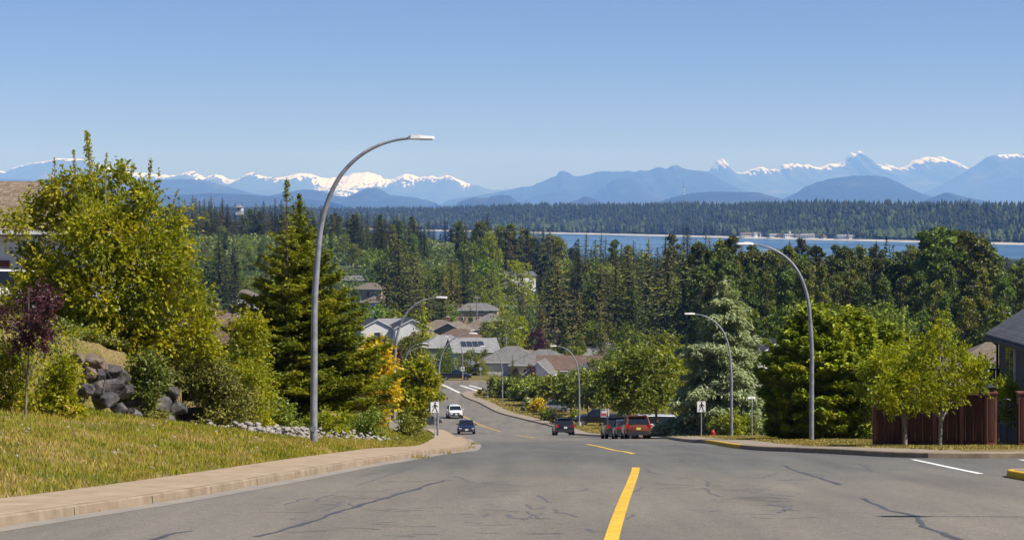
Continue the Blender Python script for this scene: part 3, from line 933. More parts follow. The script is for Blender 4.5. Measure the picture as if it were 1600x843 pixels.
def leafy_mesh(name, blobs, n, size, mat, seed, trunk_h, trunk_r, barkm, aspect=0.62, squash=0.8, shell=0.55, limb=True, stray=0.06, up=0.3, wide=0.5):
    """returns (crown V,T) and trunk (V,T)"""
    r = np.random.default_rng(seed)
    B = np.array(blobs)
    p = B[:, 3] ** 2; p /= p.sum()
    idx = r.choice(len(B), n, p=p)
    dirs = rnd_dirs(n, r)
    rad = (shell + (1 - shell) * r.random(n)) * (1 + stray * np.abs(r.normal(size=n)) * 2)
    # lumpy surface: radius modulated in direction so that lobes are not balls
    lump = 0.78 + 0.44 * fbm(dirs[:, 0] * 2.1 + idx * 3.7, dirs[:, 2] * 2.1 + dirs[:, 1] * 1.3 + idx, seed, 3)
    C = B[idx, :3] + dirs * (rad * B[idx, 3] * lump)[:, None] * np.array([1, 1, squash])
    tw = rnd_dirs(n, r) * 0.9
    if size < 0.45 and n > 900:       # leaves sit in twig clusters, not one by one
        k = 9; m = n // k
        src = np.repeat(np.arange(m), k); src = np.concatenate([src, np.arange(n - m * k)])[:n]
        ax = (rnd_dirs(n, r) + dirs * 1.1 + np.array([0, 0, 0.15]))[src]; ax /= np.linalg.norm(ax, axis=1)[:, None]
        C = C[src] + ax * (r.uniform(-2.2, 2.4, n) * size)[:, None] + rnd_dirs(n, r) * (size * 0.62 * r.random(n))[:, None]
        dirs = dirs[src]; tw = tw + ax * 0.8
    D = tw + dirs * 0.6 + np.array([0, 0, -0.25])
    D /= np.linalg.norm(D, axis=1)[:, None]
    Nn = rnd_dirs(n, r) * 0.8 + dirs * 0.5 + np.array([0, 0, up])
    W = np.cross(D, Nn); W /= np.linalg.norm(W, axis=1)[:, None] + 1e-9
    l = size * r.uniform(0.7, 1.35, n)
    V, T = leaves(C, D, W, l, l * aspect * r.uniform(0.8, 1.2, n), 0.12, wide)
    segs = []
    bx_, by_ = r.normal(0, 0.055, 2) * trunk_h
    segs.append(((bx_ * 1.6, by_, -0.4), (bx_, by_, trunk_h * 0.45), trunk_r * 1.1, trunk_r * 0.9))
    segs.append(((bx_, by_, trunk_h * 0.45), (0, 0, trunk_h), trunk_r * 0.9, trunk_r * 0.7))
    if limb and size < 0.2 and trunk_h > 0.8:      # low fork
        for q in (-1, 1):
            segs.append(((bx_ * 0.6, by_ * .6, trunk_h * 0.66), (q * 0.22 * trunk_h, r.normal(0, .1), trunk_h * 1.12), trunk_r * 0.6, trunk_r * 0.42))
            segs.append(((q * 0.22 * trunk_h, 0, trunk_h * 1.12), (q * 0.30 * trunk_h, r.normal(0, .1), trunk_h * 1.75), trunk_r * 0.42, trunk_r * 0.25))
    if limb:
        for (x, y, z, lr) in blobs:
            z0 = min(trunk_h + 0.3 * max(0, z - trunk_h), z)
            a = (0, 0, z0) if z > trunk_h * 0.6 else (0, 0, trunk_h * 0.6)
            mid = (x * 0.45 + r.normal(0, 0.04), y * 0.45, z0 + (z - z0) * 0.6)
            segs.append((a, mid, trunk_r * 0.42, trunk_r * 0.25)); segs.append((mid, (x, y, z), trunk_r * 0.25, trunk_r * 0.08))
        segs.append(((0, 0, trunk_h), (0, 0, max(b[2] for b in blobs)), trunk_r * 0.7, trunk_r * 0.12))
    tv, tt = branch_tubes(segs, n=6)
    return (V, T), (tv, tt)

def leafy_single(name, h, rx, base, seed, n, size, mat, barkm=None, trunk_r=None, nb=26, top=0.5, shell=0.55):
    bl = blob_centres(h, rx, base, seed, nb, top)
    (V, T), (tv, tt) = leafy_mesh(name, bl, n, size, mat, seed, base + 0.25 * (h - base), trunk_r or h * 0.014, barkm or M_bark, shell=shell)
    V, T, M = join([(V, T, 0), (tv, tt, 1)])
    return np_mesh(name, V, T, [mat, barkm or M_bark], M)

def leafy_tree(name, loc, blobs, n, size, mat, seed, trunk_h, trunk_r, barkm, label, cat="tree", **kw):
    """near tree: an Empty with crown and trunk"""
    (V, T), (tv, tt) = leafy_mesh(name, blobs, n, size, mat, seed, trunk_h, trunk_r, barkm, **kw)
    root = empty(name, loc)
    tag(root, label, cat)
    mesh_obj("crown", np_mesh("crown", V, T, [mat]), root)
    mesh_obj("trunk", np_mesh("trunk", tv, tt, [barkm]), root)
    return root

# ------------------------------------------------------------------ near trees, left
# big yellow-green tree on the terrace
def big_left_tree():
    r = np.random.default_rng(41)
    Yt = 61.0
    x0, z0 = at(165, Yt), gz(at(165, Yt), Yt)
    bl = []
    def B_(px, py, rp, dy=0.0):
        bl.append((at(px, Yt) - x0, dy, (HY - py) / F * Yt - z0, rp / F * Yt))
    outline = [(60, 330, 30), (45, 400, 34), (38, 470, 36), (95, 300, 32), (120, 350, 46), (60, 440, 40), (100, 430, 55), (150, 300, 36), (170, 370, 56), (165, 460, 62),
               (200, 330, 36), (230, 310, 26), (225, 390, 52), (262, 350, 28), (240, 450, 52), (275, 420, 32), (290, 470, 30), (305, 515, 28), (260, 510, 44), (200, 520, 55),
               (140, 520, 52), (85, 500, 48), (320, 545, 22), (30, 350, 22), (285, 385, 18), (120, 285, 18), (300, 440, 18), (180, 270, 20), (240, 555, 40), (150, 560, 34), (320, 500, 18)]
    for (px, py, rp) in outline:
        B_(px, py, rp * r.uniform(0.84, 1.04), r.uniform(-1.1, 1.1))
    main, trunk = leafy_mesh("x", bl, 68000, 0.122, LM['pear'], 5, 2.6, 0.11, M_barkg, aspect=0.55, squash=0.95, shell=0.4, stray=0.14)
    # long upright leader shoots with leaves along them
    C, D = [], []; segs = []
    for (px, py0, py1, wpx, nn, lean) in ((148, 300, 207, 10, 420, -8), (120, 300, 232, 5, 110, -7), (90, 300, 246, 4, 60, -4), (228, 330, 246, 6, 120, 4), (182, 290, 255, 6, 80, 3), (240, 340, 262, 4, 50, 9), (66, 330, 285, 4, 40, -6),
                                           (205, 300, 258, 5, 60, 2), (262, 345, 296, 4, 46, 18), (40, 345, 300, 4, 30, -9), (300, 420, 372, 4, 40, 16), (320, 470, 440, 4, 34, 18), (25, 380, 330, 4, 34, -8), (165, 290, 240, 4, 50, 5)):
        dy = r.uniform(-0.5, 0.5)
        a = np.array([at(px, Yt) - x0, dy, (HY - py0) / F * Yt - z0]); b = np.array([at(px + lean, Yt) - x0, dy + 0.1, (HY - py1) / F * Yt - z0])
        segs.append((a, b, 0.018, 0.006))
        t = r.random(nn) ** 0.9
        w = wpx / F * Yt * (1.15 - 0.75 * t)
        C.append(a + (b - a) * t[:, None] + rnd_dirs(nn, r) * w[:, None] * r.uniform(0.3, 1.3, nn)[:, None])
    C = np.concatenate(C)
    D = rnd_dirs(len(C), r) * 0.7 + np.array([0, 0, 0.6]); D /= np.linalg.norm(D, axis=1)[:, None]
    l = 0.105 * r.uniform(0.7, 1.3, len(C))
    sh = leaves(C, D, perp(D, r), l, l * 0.5)
    V, T, M = join([(*main, 0), (*sh, 0)])
    root = empty("broadleaf_tree", (x0, Yt, z0))
    tag(root, "tall bushy yellow green tree with upright shoots above the rock wall at left", "tree")
    mesh_obj("crown", np_mesh("crown", V, T, [LM['pear']]), root)
    tv, tt, _ = join([(*trunk, 0), (*branch_tubes(segs), 0)])
    mesh_obj("trunk", np_mesh("trunk", tv, tt, [M_barkg]), root)
big_left_tree()

# layered conifer built from branches carrying flat sprays
def layered_conifer(name, loc, h, rad, mat, seed, label, levels=46, per=9, spray=0.16, sw=0.07, dens=1.0, droop=0.12, base=0.04, power=0.85, tipup=0.15, leader=True, barkm=None, sag=0.0, layer=0.05, squash_y=1.0, trunk_r=0.12, prof=None, fan=0.5):
    r = np.random.default_rng(seed)
    C, D, W, SL, SW, segs = [], [], [], [], [], []
    for k in range(levels):
        t = (k + r.uniform(0.1, 0.9)) / levels
        z = h * (base + (1 - base - 0.02) * t)
        env = (prof(t) if prof else (1 - t) ** power) * rad + 0.12
        m = max(3, int(per * (0.5 + 0.7 * (1 - t))))
        az0 = r.uniform(0, 6.28)
        for j in range(m):
            az = az0 + j * 2 * np.pi / m + r.normal(0, 0.22)
            ln = env * r.uniform(0.55, 1.15)
            el = r.normal(0.10, 0.10) + 0.35 * t
            n = int(max(6, dens * ln * ln * 55 + ln * 18))
            f = r.random(n) ** 0.55
            x = ln * f
            sp = (r.random(n) * 2 - 1) * fan * np.minimum(x, (ln - x) * 1.2 + 0.16 * ln)
            zz = z + x * math.tan(el) - droop * x ** 2 / max(ln, 0.3) + tipup * np.maximum(0, f - 0.6) * ln - sag * np.abs(sp) + r.normal(0, layer, n)
            c, s_ = math.cos(az), math.sin(az)
            C.append(np.stack([x * c - sp * s_, (x * s_ + sp * c) * squash_y, zz], 1))
            a2 = az + np.sign(sp) * 0.7 + r.normal(0, 0.45, n)
            D.append(np.stack([np.cos(a2), np.sin(a2), r.normal(-0.05 - sag, 0.28, n)], 1))
            sc = 0.75 + 0.5 * r.random(n)
            SL.append(spray * sc); SW.append(sw * sc)
            p0 = (0, 0, z); pm = (ln * .5 * c, ln * .5 * s_ * squash_y, z + ln * .5 * math.tan(el) - droop * ln * .25 - 0.02)
            pe = (ln * .92 * c, ln * .92 * s_ * squash_y, z + ln * .92 * math.tan(el) - droop * ln * .85 - 0.02)
            rb = 0.008 + 0.012 * ln
            segs += [(p0, pm, rb, rb * .6), (pm, pe, rb * .6, rb * .15)]
    if leader:
        nn = int(60 * dens) + 20
        tt_ = r.random(nn)
        C.append(np.stack([r.normal(0, .05, nn), r.normal(0, .05, nn), h * (0.93 + 0.08 * tt_)], 1)); D.append(np.stack([r.normal(0, .6, nn), r.normal(0, .6, nn), np.full(nn, 0.7)], 1))
        SL.append(np.full(nn, spray)); SW.append(np.full(nn, sw))
    C = np.concatenate(C); D = np.concatenate(D); D /= np.linalg.norm(D, axis=1)[:, None]
    Wv = np.cross(D, np.array([[0, 0, 1.]])) + r.normal(0, 0.45, D.shape); Wv /= np.linalg.norm(Wv, axis=1)[:, None] + 1e-9
    V, T = leaves(C, D, Wv, np.concatenate(SL), np.concatenate(SW), 0.2)
    root = empty(name, loc); tag(root, label, "tree")
    mesh_obj("crown", np_mesh("crown", V, T, [mat]), root)
    segs += [((0, 0, -0.5), (0, 0, h * .5), trunk_r, trunk_r * .6), ((0, 0, h * .5), (0, 0, h * 1.0), trunk_r * .6, 0.012)]
    tv, tt = branch_tubes(segs, n=5)
    mesh_obj("trunk", np_mesh("trunk", tv, tt, [barkm or M_bark]), root)
    return root

def gloc(px, Y, dz=0.0):
    x = at(px, Y); return (x, Y, gz(x, Y) + dz)

def height_to(px, py_top, Y):
    return (HY - py_top) / F * Y - gz(at(px, Y), Y)

profB = lambda t: (1 - t) ** 0.95 * 0.98 if t < 0.72 else (1 - t) ** 0.95 * 0.85
hB = height_to(452, 292, 78)
layered_conifer("conifer_tree", gloc(468, 78), hB, 3.9, LM['larch'], 17, "tall yellow tipped conifer standing behind the nearest street lamp", levels=64, per=9, spray=0.20, sw=0.085, dens=0.80, droop=0.10, tipup=0.22, prof=profB, layer=0.06)
layered_conifer("conifer_tree", gloc(448, 76.2), height_to(462, 300, 76) * 0.965, 2.2, LM['larch'], 18, "slim second leader conifer merged with the tall one behind the nearest street lamp", levels=34, per=6, spray=0.19, sw=0.08, dens=0.6, tipup=0.25, prof=lambda t: (1 - t) ** 1.1)
# blue-grey cedar
layered_conifer("blue_cedar", gloc(1132, 152), height_to(1128, 434, 152), 5.9, LM['blue'], 23, "broad blue grey cedar with drooping layered boughs behind the walking person sign at right", levels=38, per=9, spray=0.50, sw=0.15, dens=0.36, droop=0.34, tipup=0.0, sag=0.25, layer=0.14, power=0.7, trunk_r=0.25,
                 prof=lambda t: (1 - t) ** 0.72 * (0.86 + 0.14 * math.sin(t * 26)), fan=0.6)
# broad golden-green cypress clump
for (px, Yc, pyt, rd, sd, lb) in ((1275, 92, 478, 2.45, 31, "broad gold tipped cypress behind the tall right hand street lamp"), (1330, 93, 484, 2.3, 32, "gold tipped cypress next to the reddish fence, right of the street lamp"),
                                  (1385, 95, 504, 1.8, 33, "lower golden cypress rising behind the small trees by the fence"), (1238, 94, 508, 1.35, 34, "dark sided cypress at the left end of the golden clump")):
    layered_conifer("cypress_tree", gloc(px, Yc), height_to(px, pyt, Yc), rd, LM['cedar'], sd, lb, levels=56, per=11, spray=0.30, sw=0.11, dens=0.75, droop=0.0, tipup=0.35, layer=0.08, power=0.5,
                    prof=lambda t: (0.93 - 0.10 * math.cos(t * 9)) * (1.0 if t < 0.45 else (1 - (t - 0.45) / 0.58) ** 0.75), base=0.02)
# golden tree and its neighbours beside the second lamp
def blobs_from_px(Yt, px0, lst, seed, sc=0.9, depth=1.0):
    r = np.random.default_rng(seed); x0 = at(px0, Yt); z0 = gz(x0, Yt)
    return (x0, Yt, z0), [(at(a, Yt) - x0, r.uniform(-depth, depth), (HY - b) / F * Yt - z0, c * sc / F * Yt) for a, b, c in lst]
loc, bl = blobs_from_px(120, 592, [(585, 560, 26), (600, 570, 22), (575, 590, 28), (600, 605, 26), (585, 630, 26), (608, 625, 18), (590, 650, 22), (598, 545, 12), (612, 600, 14), (572, 560, 18), (580, 540, 14)], 2)
leafy_tree("golden_tree", loc, bl, 6500, 0.26, LM['yellow'], 61, 1.0, 0.09, M_bark, "golden yellow leaved tree beside the second street lamp on the left", shell=0.4)
loc, bl = blobs_from_px(134, 652, [(650, 572, 15), (664, 568, 13), (640, 590, 22), (664, 588, 20), (634, 612, 24), (660, 610, 22), (680, 598, 11), (645, 632, 24), (662, 628, 17), (688, 618, 7), (636, 652, 18), (655, 650, 14), (628, 580, 12), (650, 662, 12)], 3)
leafy_tree("broadleaf_tree", loc, bl, 12000, 0.22, LM['pear'], 62, 1.2, 0.10, M_bark, "layered green and bronze tree overhanging the left walking person sign", squash=0.6, shell=0.35)
loc, bl = blobs_from_px(135, 610, [(608, 558, 13), (612, 572, 11), (600, 572, 10), (614, 562, 9), (606, 590, 12)], 4)
leafy_tree("plum_tree", loc, bl, 2200, 0.24, LM['plum'], 63, 2.0, 0.07, M_bark, "small dark purple tree peeking out behind the golden tree", shell=0.4)
# plum tree near the left edge
loc, bl = blobs_from_px(49, 45, [(40, 475, 30), (62, 470, 26), (30, 505, 30), (62, 505, 30), (82, 490, 22), (48, 530, 26), (78, 520, 18), (92, 470, 14), (15, 490, 22), (50, 450, 16), (66, 545, 12), (30, 545, 14)], 5)
leafy_tree("plum_tree", loc, bl, 5200, 0.085, LM['plum'], 64, 1.5, 0.035, M_barkg, "thin trunked dark purple plum tree in front of the rock wall at left", shell=0.2, stray=0.2, aspect=0.5)
# little street trees at right
loc, bl = blobs_from_px(64, 1472, [(1468, 500, 9), (1460, 515, 15), (1472, 520, 15), (1445, 545, 26), (1475, 545, 28), (1500, 550, 24), (1438, 575, 30), (1470, 578, 34), (1505, 578, 28), (1432, 603, 26), (1462, 608, 30), (1495, 606, 28), (1525, 595, 18), (1478, 628, 20), (1500, 628, 15), (1452, 632, 14), (1520, 570, 16), (1425, 585, 14), (1478, 490, 6)], 6, 0.85, 0.7)
leafy_tree("maple_tree", loc, bl, 10500, 0.095, LM['lime'], 65, 1.25, 0.075, M_barkg, "small lime green maple with pale forked trunk in front of the reddish fence", shell=0.45, stray=0.2)
loc, bl = blobs_from_px(67, 1412, [(1385, 560, 22), (1405, 555, 22), (1360, 585, 20), (1390, 590, 28), (1420, 585, 24), (1352, 610, 14), (1378, 615, 24), (1410, 615, 26), (1430, 600, 20), (1395, 636, 18), (1425, 632, 20), (1370, 560, 14), (1440, 625, 16)], 7, 0.85, 0.8)
leafy_tree("maple_tree", loc, bl, 9500, 0.097, LM['lime'], 66, 1.3, 0.085, M_barkg, "shaded maple with a leaning trunk left of the lime green one by the fence", shell=0.45, stray=0.18)
# maple behind the parked cars and the row going left
loc, bl = blobs_from_px(170, 1025, [(1000, 560, 26), (1020, 575, 24), (975, 575, 28), (950, 590, 26), (1035, 600, 24), (1000, 600, 34), (965, 612, 32), (1035, 615, 20), (1005, 620, 24), (975, 634, 20), (945, 618, 22), (1040, 582, 12), (1040, 612, 10), (1018, 550, 12), (985, 548, 12), (1038, 562, 12)], 8, 0.9, 1.8)
leafy_tree("maple_tree", loc, bl, 17000, 0.26, LM['green'], 67, 2.0, 0.16, M_bark, "wide green maple over the parked cars beside the blue grey cedar", shell=0.35)

# ------------------------------------------------------------------ middle distance and far woods
FIRS = [fir_mesh(26, 3.6, 100 + i, LM['fir'], whorls=w, per=p, gap=g, droop=dr, spray=sp)
        for i, (w, p, g, dr, sp) in enumerate([(42, 10, 0.05, 0.30, 0.72), (46, 9, 0.15, 0.38, 0.66), (36, 11, 0.05, 0.22, 0.78), (44, 9, 0.2, 0.30, 0.7), (34, 9, 0.25, 0.45, 0.75), (46, 10, 0.1, 0.15, 0.66)])]
COTS = [leafy_single("cottonwood", 26, rx, 3.0, 200 + i, 9500, 0.58, LM['cotton'], nb=nb, top=tp, shell=0.30) for i, (rx, nb, tp) in enumerate([(4.3, 38, 0.6), (5.2, 44, 0.7), (3.6, 34, 0.5), (4.8, 48, 0.6)])]
BRDS = [leafy_single("broadleaf", 10, rx, 1.3, 300 + i, 5200, 0.36, LM['bright'], nb=nb, top=0.6, shell=0.5) for i, (rx, nb) in enumerate([(4.2, 20), (3.4, 16), (5.0, 24)])]

LANDMARKS = [(-60, "over the left house roof"), (60, "behind the big left tree"), (250, "right of the big left tree"), (345, "left of the layered conifer"),
             (455, "behind the layered conifer"), (520, "just right of the nearest lamp"), (560, "over the white gables"), (615, "under the nearest lamp arm"), (660, "over the second lamp head"), (700, "over the peach house"),
             (745, "where the water begins"), (800, "over the white hillside house"), (860, "over the brown roof"), (905, "over the black pickup"),
             (955, "over the light grey roof"), (1005, "over the orange car"), (1060, "under the radio mast"), (1125, "over the blue cedar"), (1190, "over the half hidden dark roof"), (1240, "left of the tall right lamp"),
             (1300, "over the cypress clump"), (1365, "over the fence's left end"), (1420, "over the shaded maple"), (1475, "over the lime maple"), (1530, "over the iron gate"), (1580, "over the charcoal house")]
ORD = ["first", "second", "third", "fourth", "fifth", "sixth", "seventh", "eighth", "ninth", "tenth", "eleventh", "twelfth", "thirteenth", "fourteenth", "fifteenth", "sixteenth", "seventeenth", "eighteenth", "nineteenth", "twentieth"]
CLEAR = [(786, 828, 446, 930), (676, 708, 392, 1180), (530, 560, 440, 1000), (572, 590, 462, 800), (574, 590, 488, 720), (712, 772, 500, 640), (752, 784, 508, 560), (854, 872, 516, 560), (575, 740, 528, 500),
         (770, 862, 570, 380), (930, 965, 556, 430), (1004, 1020, 530, 515), (371, 377, 323, 1260), (384, 398, 492, 620), (1183, 1206, 560, 245)]
auto = []          # (object, px, landmark index, description, band phrase)
def wood_tree(name, me, px, Y, top, group, desc, band, width=1.0, h0=26.0, minh=6, keep=1.0):
    x = at(px, Y); g = gz(x, Y)
    h = (HY - top) / F * Y - g
    if h < minh: return None
    hwid = 0.13 * h * width / Y * F * keep
    for (a, b, yb, Yh) in CLEAR:
        if Y < Yh and a - hwid < px < b + hwid and top < yb: return None
    o = mesh_obj(name, me, loc=(x, Y, g))
    s_ = h / h0
    w = s_ * width
    o.scale = (w, w, s_); o.rotation_euler = (random.uniform(-.03, .03), random.uniform(-.03, .03), random.uniform(0, 6.28))
    tag(o, None, "tree", group)
    li = min(range(len(LANDMARKS)), key=lambda i: abs(LANDMARKS[i][0] - px))
    auto.append((o, px, li, desc, band))
    return o

def row(x0, x1, tops, Y, step, kinds, group, band, jy=4, jY=25, width=1.0):
    f = hermite([p[0] for p in tops], [p[1] for p in tops])
    x = x0
    while x < x1:
        YY = Y + random.uniform(-jY, jY)
        k = random.choice(kinds)
        t = float(f(x)) - jy * 0.8 + abs(random.gauss(0, 1)) * jy * 1.5
        if k == 'fir':
            wood_tree("conifer_tree", random.choice(FIRS), x, YY, t, group, "dark pointed conifer", band, width * random.uniform(0.8, 1.45))
        elif k == 'cot':
            wood_tree("broadleaf_tree", random.choice(COTS), x, YY, t + 3, group, "tall rounded broadleaf", band, width * random.uniform(0.85, 1.15))
        else:
            wood_tree("broadleaf_tree", random.choice(BRDS), x, YY, t + 12, group, "light green leafy tree", band, width * random.uniform(0.9, 1.2), h0=10, minh=3)
        x += step * random.uniform(0.65, 1.35)

G1, G2, G3, G4 = "trees along the far ridge", "trees on the slope below the ridge", "trees among the far houses", "tall trees of the wood on the right"
# ridge line on the left
row(205, 330, [(200, 350), (262, 326), (275, 317), (300, 308), (320, 308), (335, 309)], 1290, 7.5, ['fir'], G1, "on the skyline", 4, 25, 1.35)
row(330, 560, [(330, 308), (345, 311), (375, 316), (410, 317), (430, 313), (470, 315), (500, 320), (530, 324), (560, 328)], 1290, 9.5, ['fir', 'fir', 'fir', 'cot'], G1, "on the skyline", 4, 25, 1.35)
row(545, 745, [(545, 330), (560, 333), (600, 332), (640, 337), (690, 342), (705, 339), (725, 343), (740, 356)], 1120, 10.5, ['fir', 'fir', 'cot'], G1, "on the skyline", 5, 25, 1.3)
row(600, 748, [(600, 340), (640, 343), (690, 346), (725, 348), (745, 356)], 1225, 7.5, ['fir', 'cot', 'fir'], G1, "behind the clearing", 5, 12, 1.5)
row(752, 880, [(752, 346), (780, 350), (850, 361), (880, 372)], 1010, 8.5, ['fir', 'cot', 'fir'], G1, "in the shore belt", 5, 20, 1.5)
row(748, 905, [(748, 346), (758, 336), (768, 340), (780, 344), (800, 349), (820, 353), (850, 356), (870, 362), (905, 384)], 960, 10.5, ['fir', 'fir', 'cot'], G1, "on the near shore", 8, 40, 1.15)
row(905, 1110, [(905, 369), (915, 360), (930, 372), (960, 375), (980, 369), (1000, 375), (1020, 370), (1045, 360), (1060, 364), (1075, 358), (1090, 358), (1110, 372)], 820, 12, ['fir', 'fir', 'cot'], G1, "on the near shore", 10, 40, 1.15)
row(1110, 1610, [(1110, 388), (1140, 380), (1200, 386), (1208, 366), (1216, 388), (1256, 366), (1270, 388), (1290, 380), (1360, 385), (1440, 380), (1530, 392), (1580, 412), (1610, 396)], 800, 17, ['fir', 'cot', 'cot'], G1, "on the near shore", 8, 40, 1.15)
row(215, 560, [(200, 352), (262, 336), (300, 322), (330, 322), (410, 328), (500, 330), (560, 338)], 1225, 11, ['fir', 'fir', 'cot'], G1, "just below the skyline", 5, 20, 1.3)
row(560, 745, [(560, 340), (640, 345), (700, 350), (745, 360)], 1060, 13, ['fir', 'cot', 'fir'], G1, "just below the skyline", 5, 20, 1.25)
row(1500, 1640, [(1500, 398), (1640, 402)], 1500, 9, ['fir', 'cot'], G1, "far back near the strait", 3, 40, 1.6)
row(1540, 1640, [(1540, 392), (1580, 404), (1600, 392), (1640, 396)], 700, 16, ['fir'], G1, "before the strait", 8, 30, 1.3)
# green slope under the ridge
for k, (t0, YY) in enumerate(((344, 1180), (360, 1080), (376, 980))):
    row(210, 600, [(200, t0 + 6), (300, t0), (420, t0 - 2), (520, t0 - 4), (600, t0 + 4)], YY, 23, ['brd', 'cot', 'cot', 'brd', 'fir'], G2, ["on the upper green slope", "on the middle green slope", "on the lower green slope"][k], 7, 30, 1.15)
for k, (t0, YY) in enumerate(((362, 900), (386, 800), (412, 700))):
    row(590 if k == 0 else 540, 1120, [(540, t0 + 4), (640, t0), (740, t0 + 4), (860, t0 + 8), (1000, t0 + 10), (1120, t0 + 12)], YY, 29, ['fir', 'fir', 'cot', 'brd', 'brd'], G2, ["behind the far houses", "among the far houses", "in the middle of the wood"][k], 9, 40, 1.05)
row(240, 620, [(240, 400), (330, 395), (420, 400), (520, 408), (620, 415)], 760, 26, ['brd', 'fir', 'cot', 'brd'], G2, "at the foot of the green slope", 12, 40, 1.1)
row(270, 560, [(270, 440), (330, 430), (420, 440), (560, 450)], 560, 34, ['brd', 'cot', 'brd', 'fir'], G3, "above the left houses", 12, 30, 1.1)
# singled out conifers of the middle distance
G5 = "big dark conifers among the houses"
for (px, tp, YY, wd, ml) in ((343, 366, 640, 1.25, "brownish spreading conifer"), (366, 385, 655, 1.1, "thin topped brownish conifer"), (575, 378, 690, 1.2, "dark spreading conifer"), (625, 374, 600, 1.55, "massive dark spruce with drooping boughs"), (606, 398, 585, 1.0, "slim dark conifer leaning on the massive spruce"),
                         (655, 400, 640, 1.0, "slim pointed dark conifer"), (706, 402, 640, 1.15, "feathery dark conifer"), (724, 396, 655, 1.1, "tall feathery dark conifer"), (745, 398, 600, 1.25, "broad dark conifer with brown boughs"), (690, 425, 560, 1.2, "dense green conifer"), (668, 440, 545, 1.1, "short dense green conifer"),
                         (790, 398, 610, 0.95, "thin brown topped conifer"), (815, 452, 560, 0.9, "reddish brown small conifer"), (872, 398, 560, 1.45, "broad bronze conifer"), (845, 428, 575, 1.0, "dark conifer beside the broad bronze one"), (905, 392, 620, 1.2, "tall dark conifer"), (935, 408, 560, 1.1, "grey green conifer"),
                         (960, 396, 520, 1.4, "big dark conifer"), (985, 385, 505, 1.3, "tall dark conifer with ragged sides"), (1012, 372, 520, 1.35, "tall dark conifer with a ragged top"), (1040, 378, 490, 1.4, "very tall dark conifer"), (1068, 392, 470, 1.4, "broad shadowy conifer"), (1090, 380, 500, 1.3, "tall blunt conifer"),
                         (1020, 420, 440, 1.3, "broad olive conifer"), (985, 430, 440, 1.1, "olive conifer"), (1056, 430, 430, 1.2, "dark conifer at the wood edge"), (905, 450, 450, 1.0, "small dark conifer"), (520, 430, 560, 1.2, "dark green conifer"), (545, 462, 520, 1.0, "small dark conifer"), (940, 470, 430, 0.9, "short grey green pine")):
    o = wood_tree("conifer_tree", random.choice(FIRS), px, YY, tp, G5, ml, "among the houses", wd * 1.15, keep=0.25)
# wood on the right: cottonwoods with a few conifers
TR = [(1085, 372), (1100, 385), (1128, 364), (1148, 362), (1162, 384), (1205, 388), (1235, 382), (1262, 390), (1290, 378), (1332, 384), (1362, 377), (1378, 372), (1400, 386), (1430, 392), (1442, 362), (1460, 354), (1482, 352), (1500, 360), (1530, 362), (1545, 388), (1562, 402), (1590, 410), (1620, 392)]
row(1088, 1620, TR, 470, 19, ['cot', 'cot', 'cot', 'fir'], G4, "in the wood's back row", 3, 15, 0.95)
row(1100, 1620, [(a, b + 22) for a, b in TR], 420, 23, ['cot', 'cot', 'cot', 'cot', 'fir'], G4, "in the wood's middle row", 8, 15, 0.95)
row(1110, 1620, [(a, b * 0.4 + 265) for a, b in TR], 370, 25, ['cot', 'cot', 'cot'], G4, "in the wood's front row", 10, 12, 0.9)
row(1150, 1620, [(1150, 470), (1250, 460), (1400, 465), (1620, 470)], 320, 42, ['cot', 'cot', 'brd'], G4, "at the wood's near edge", 12, 12, 0.9)
for (px, tp, w_) in ((1448, 360, 1.25), (1478, 352, 1.35), (1510, 358, 1.25), (1535, 372, 1.0)):
    wood_tree("broadleaf_tree", COTS[(px // 7) % 4], px, 405, tp, G4, "towering dark cottonwood", "rising above the wood", w_)
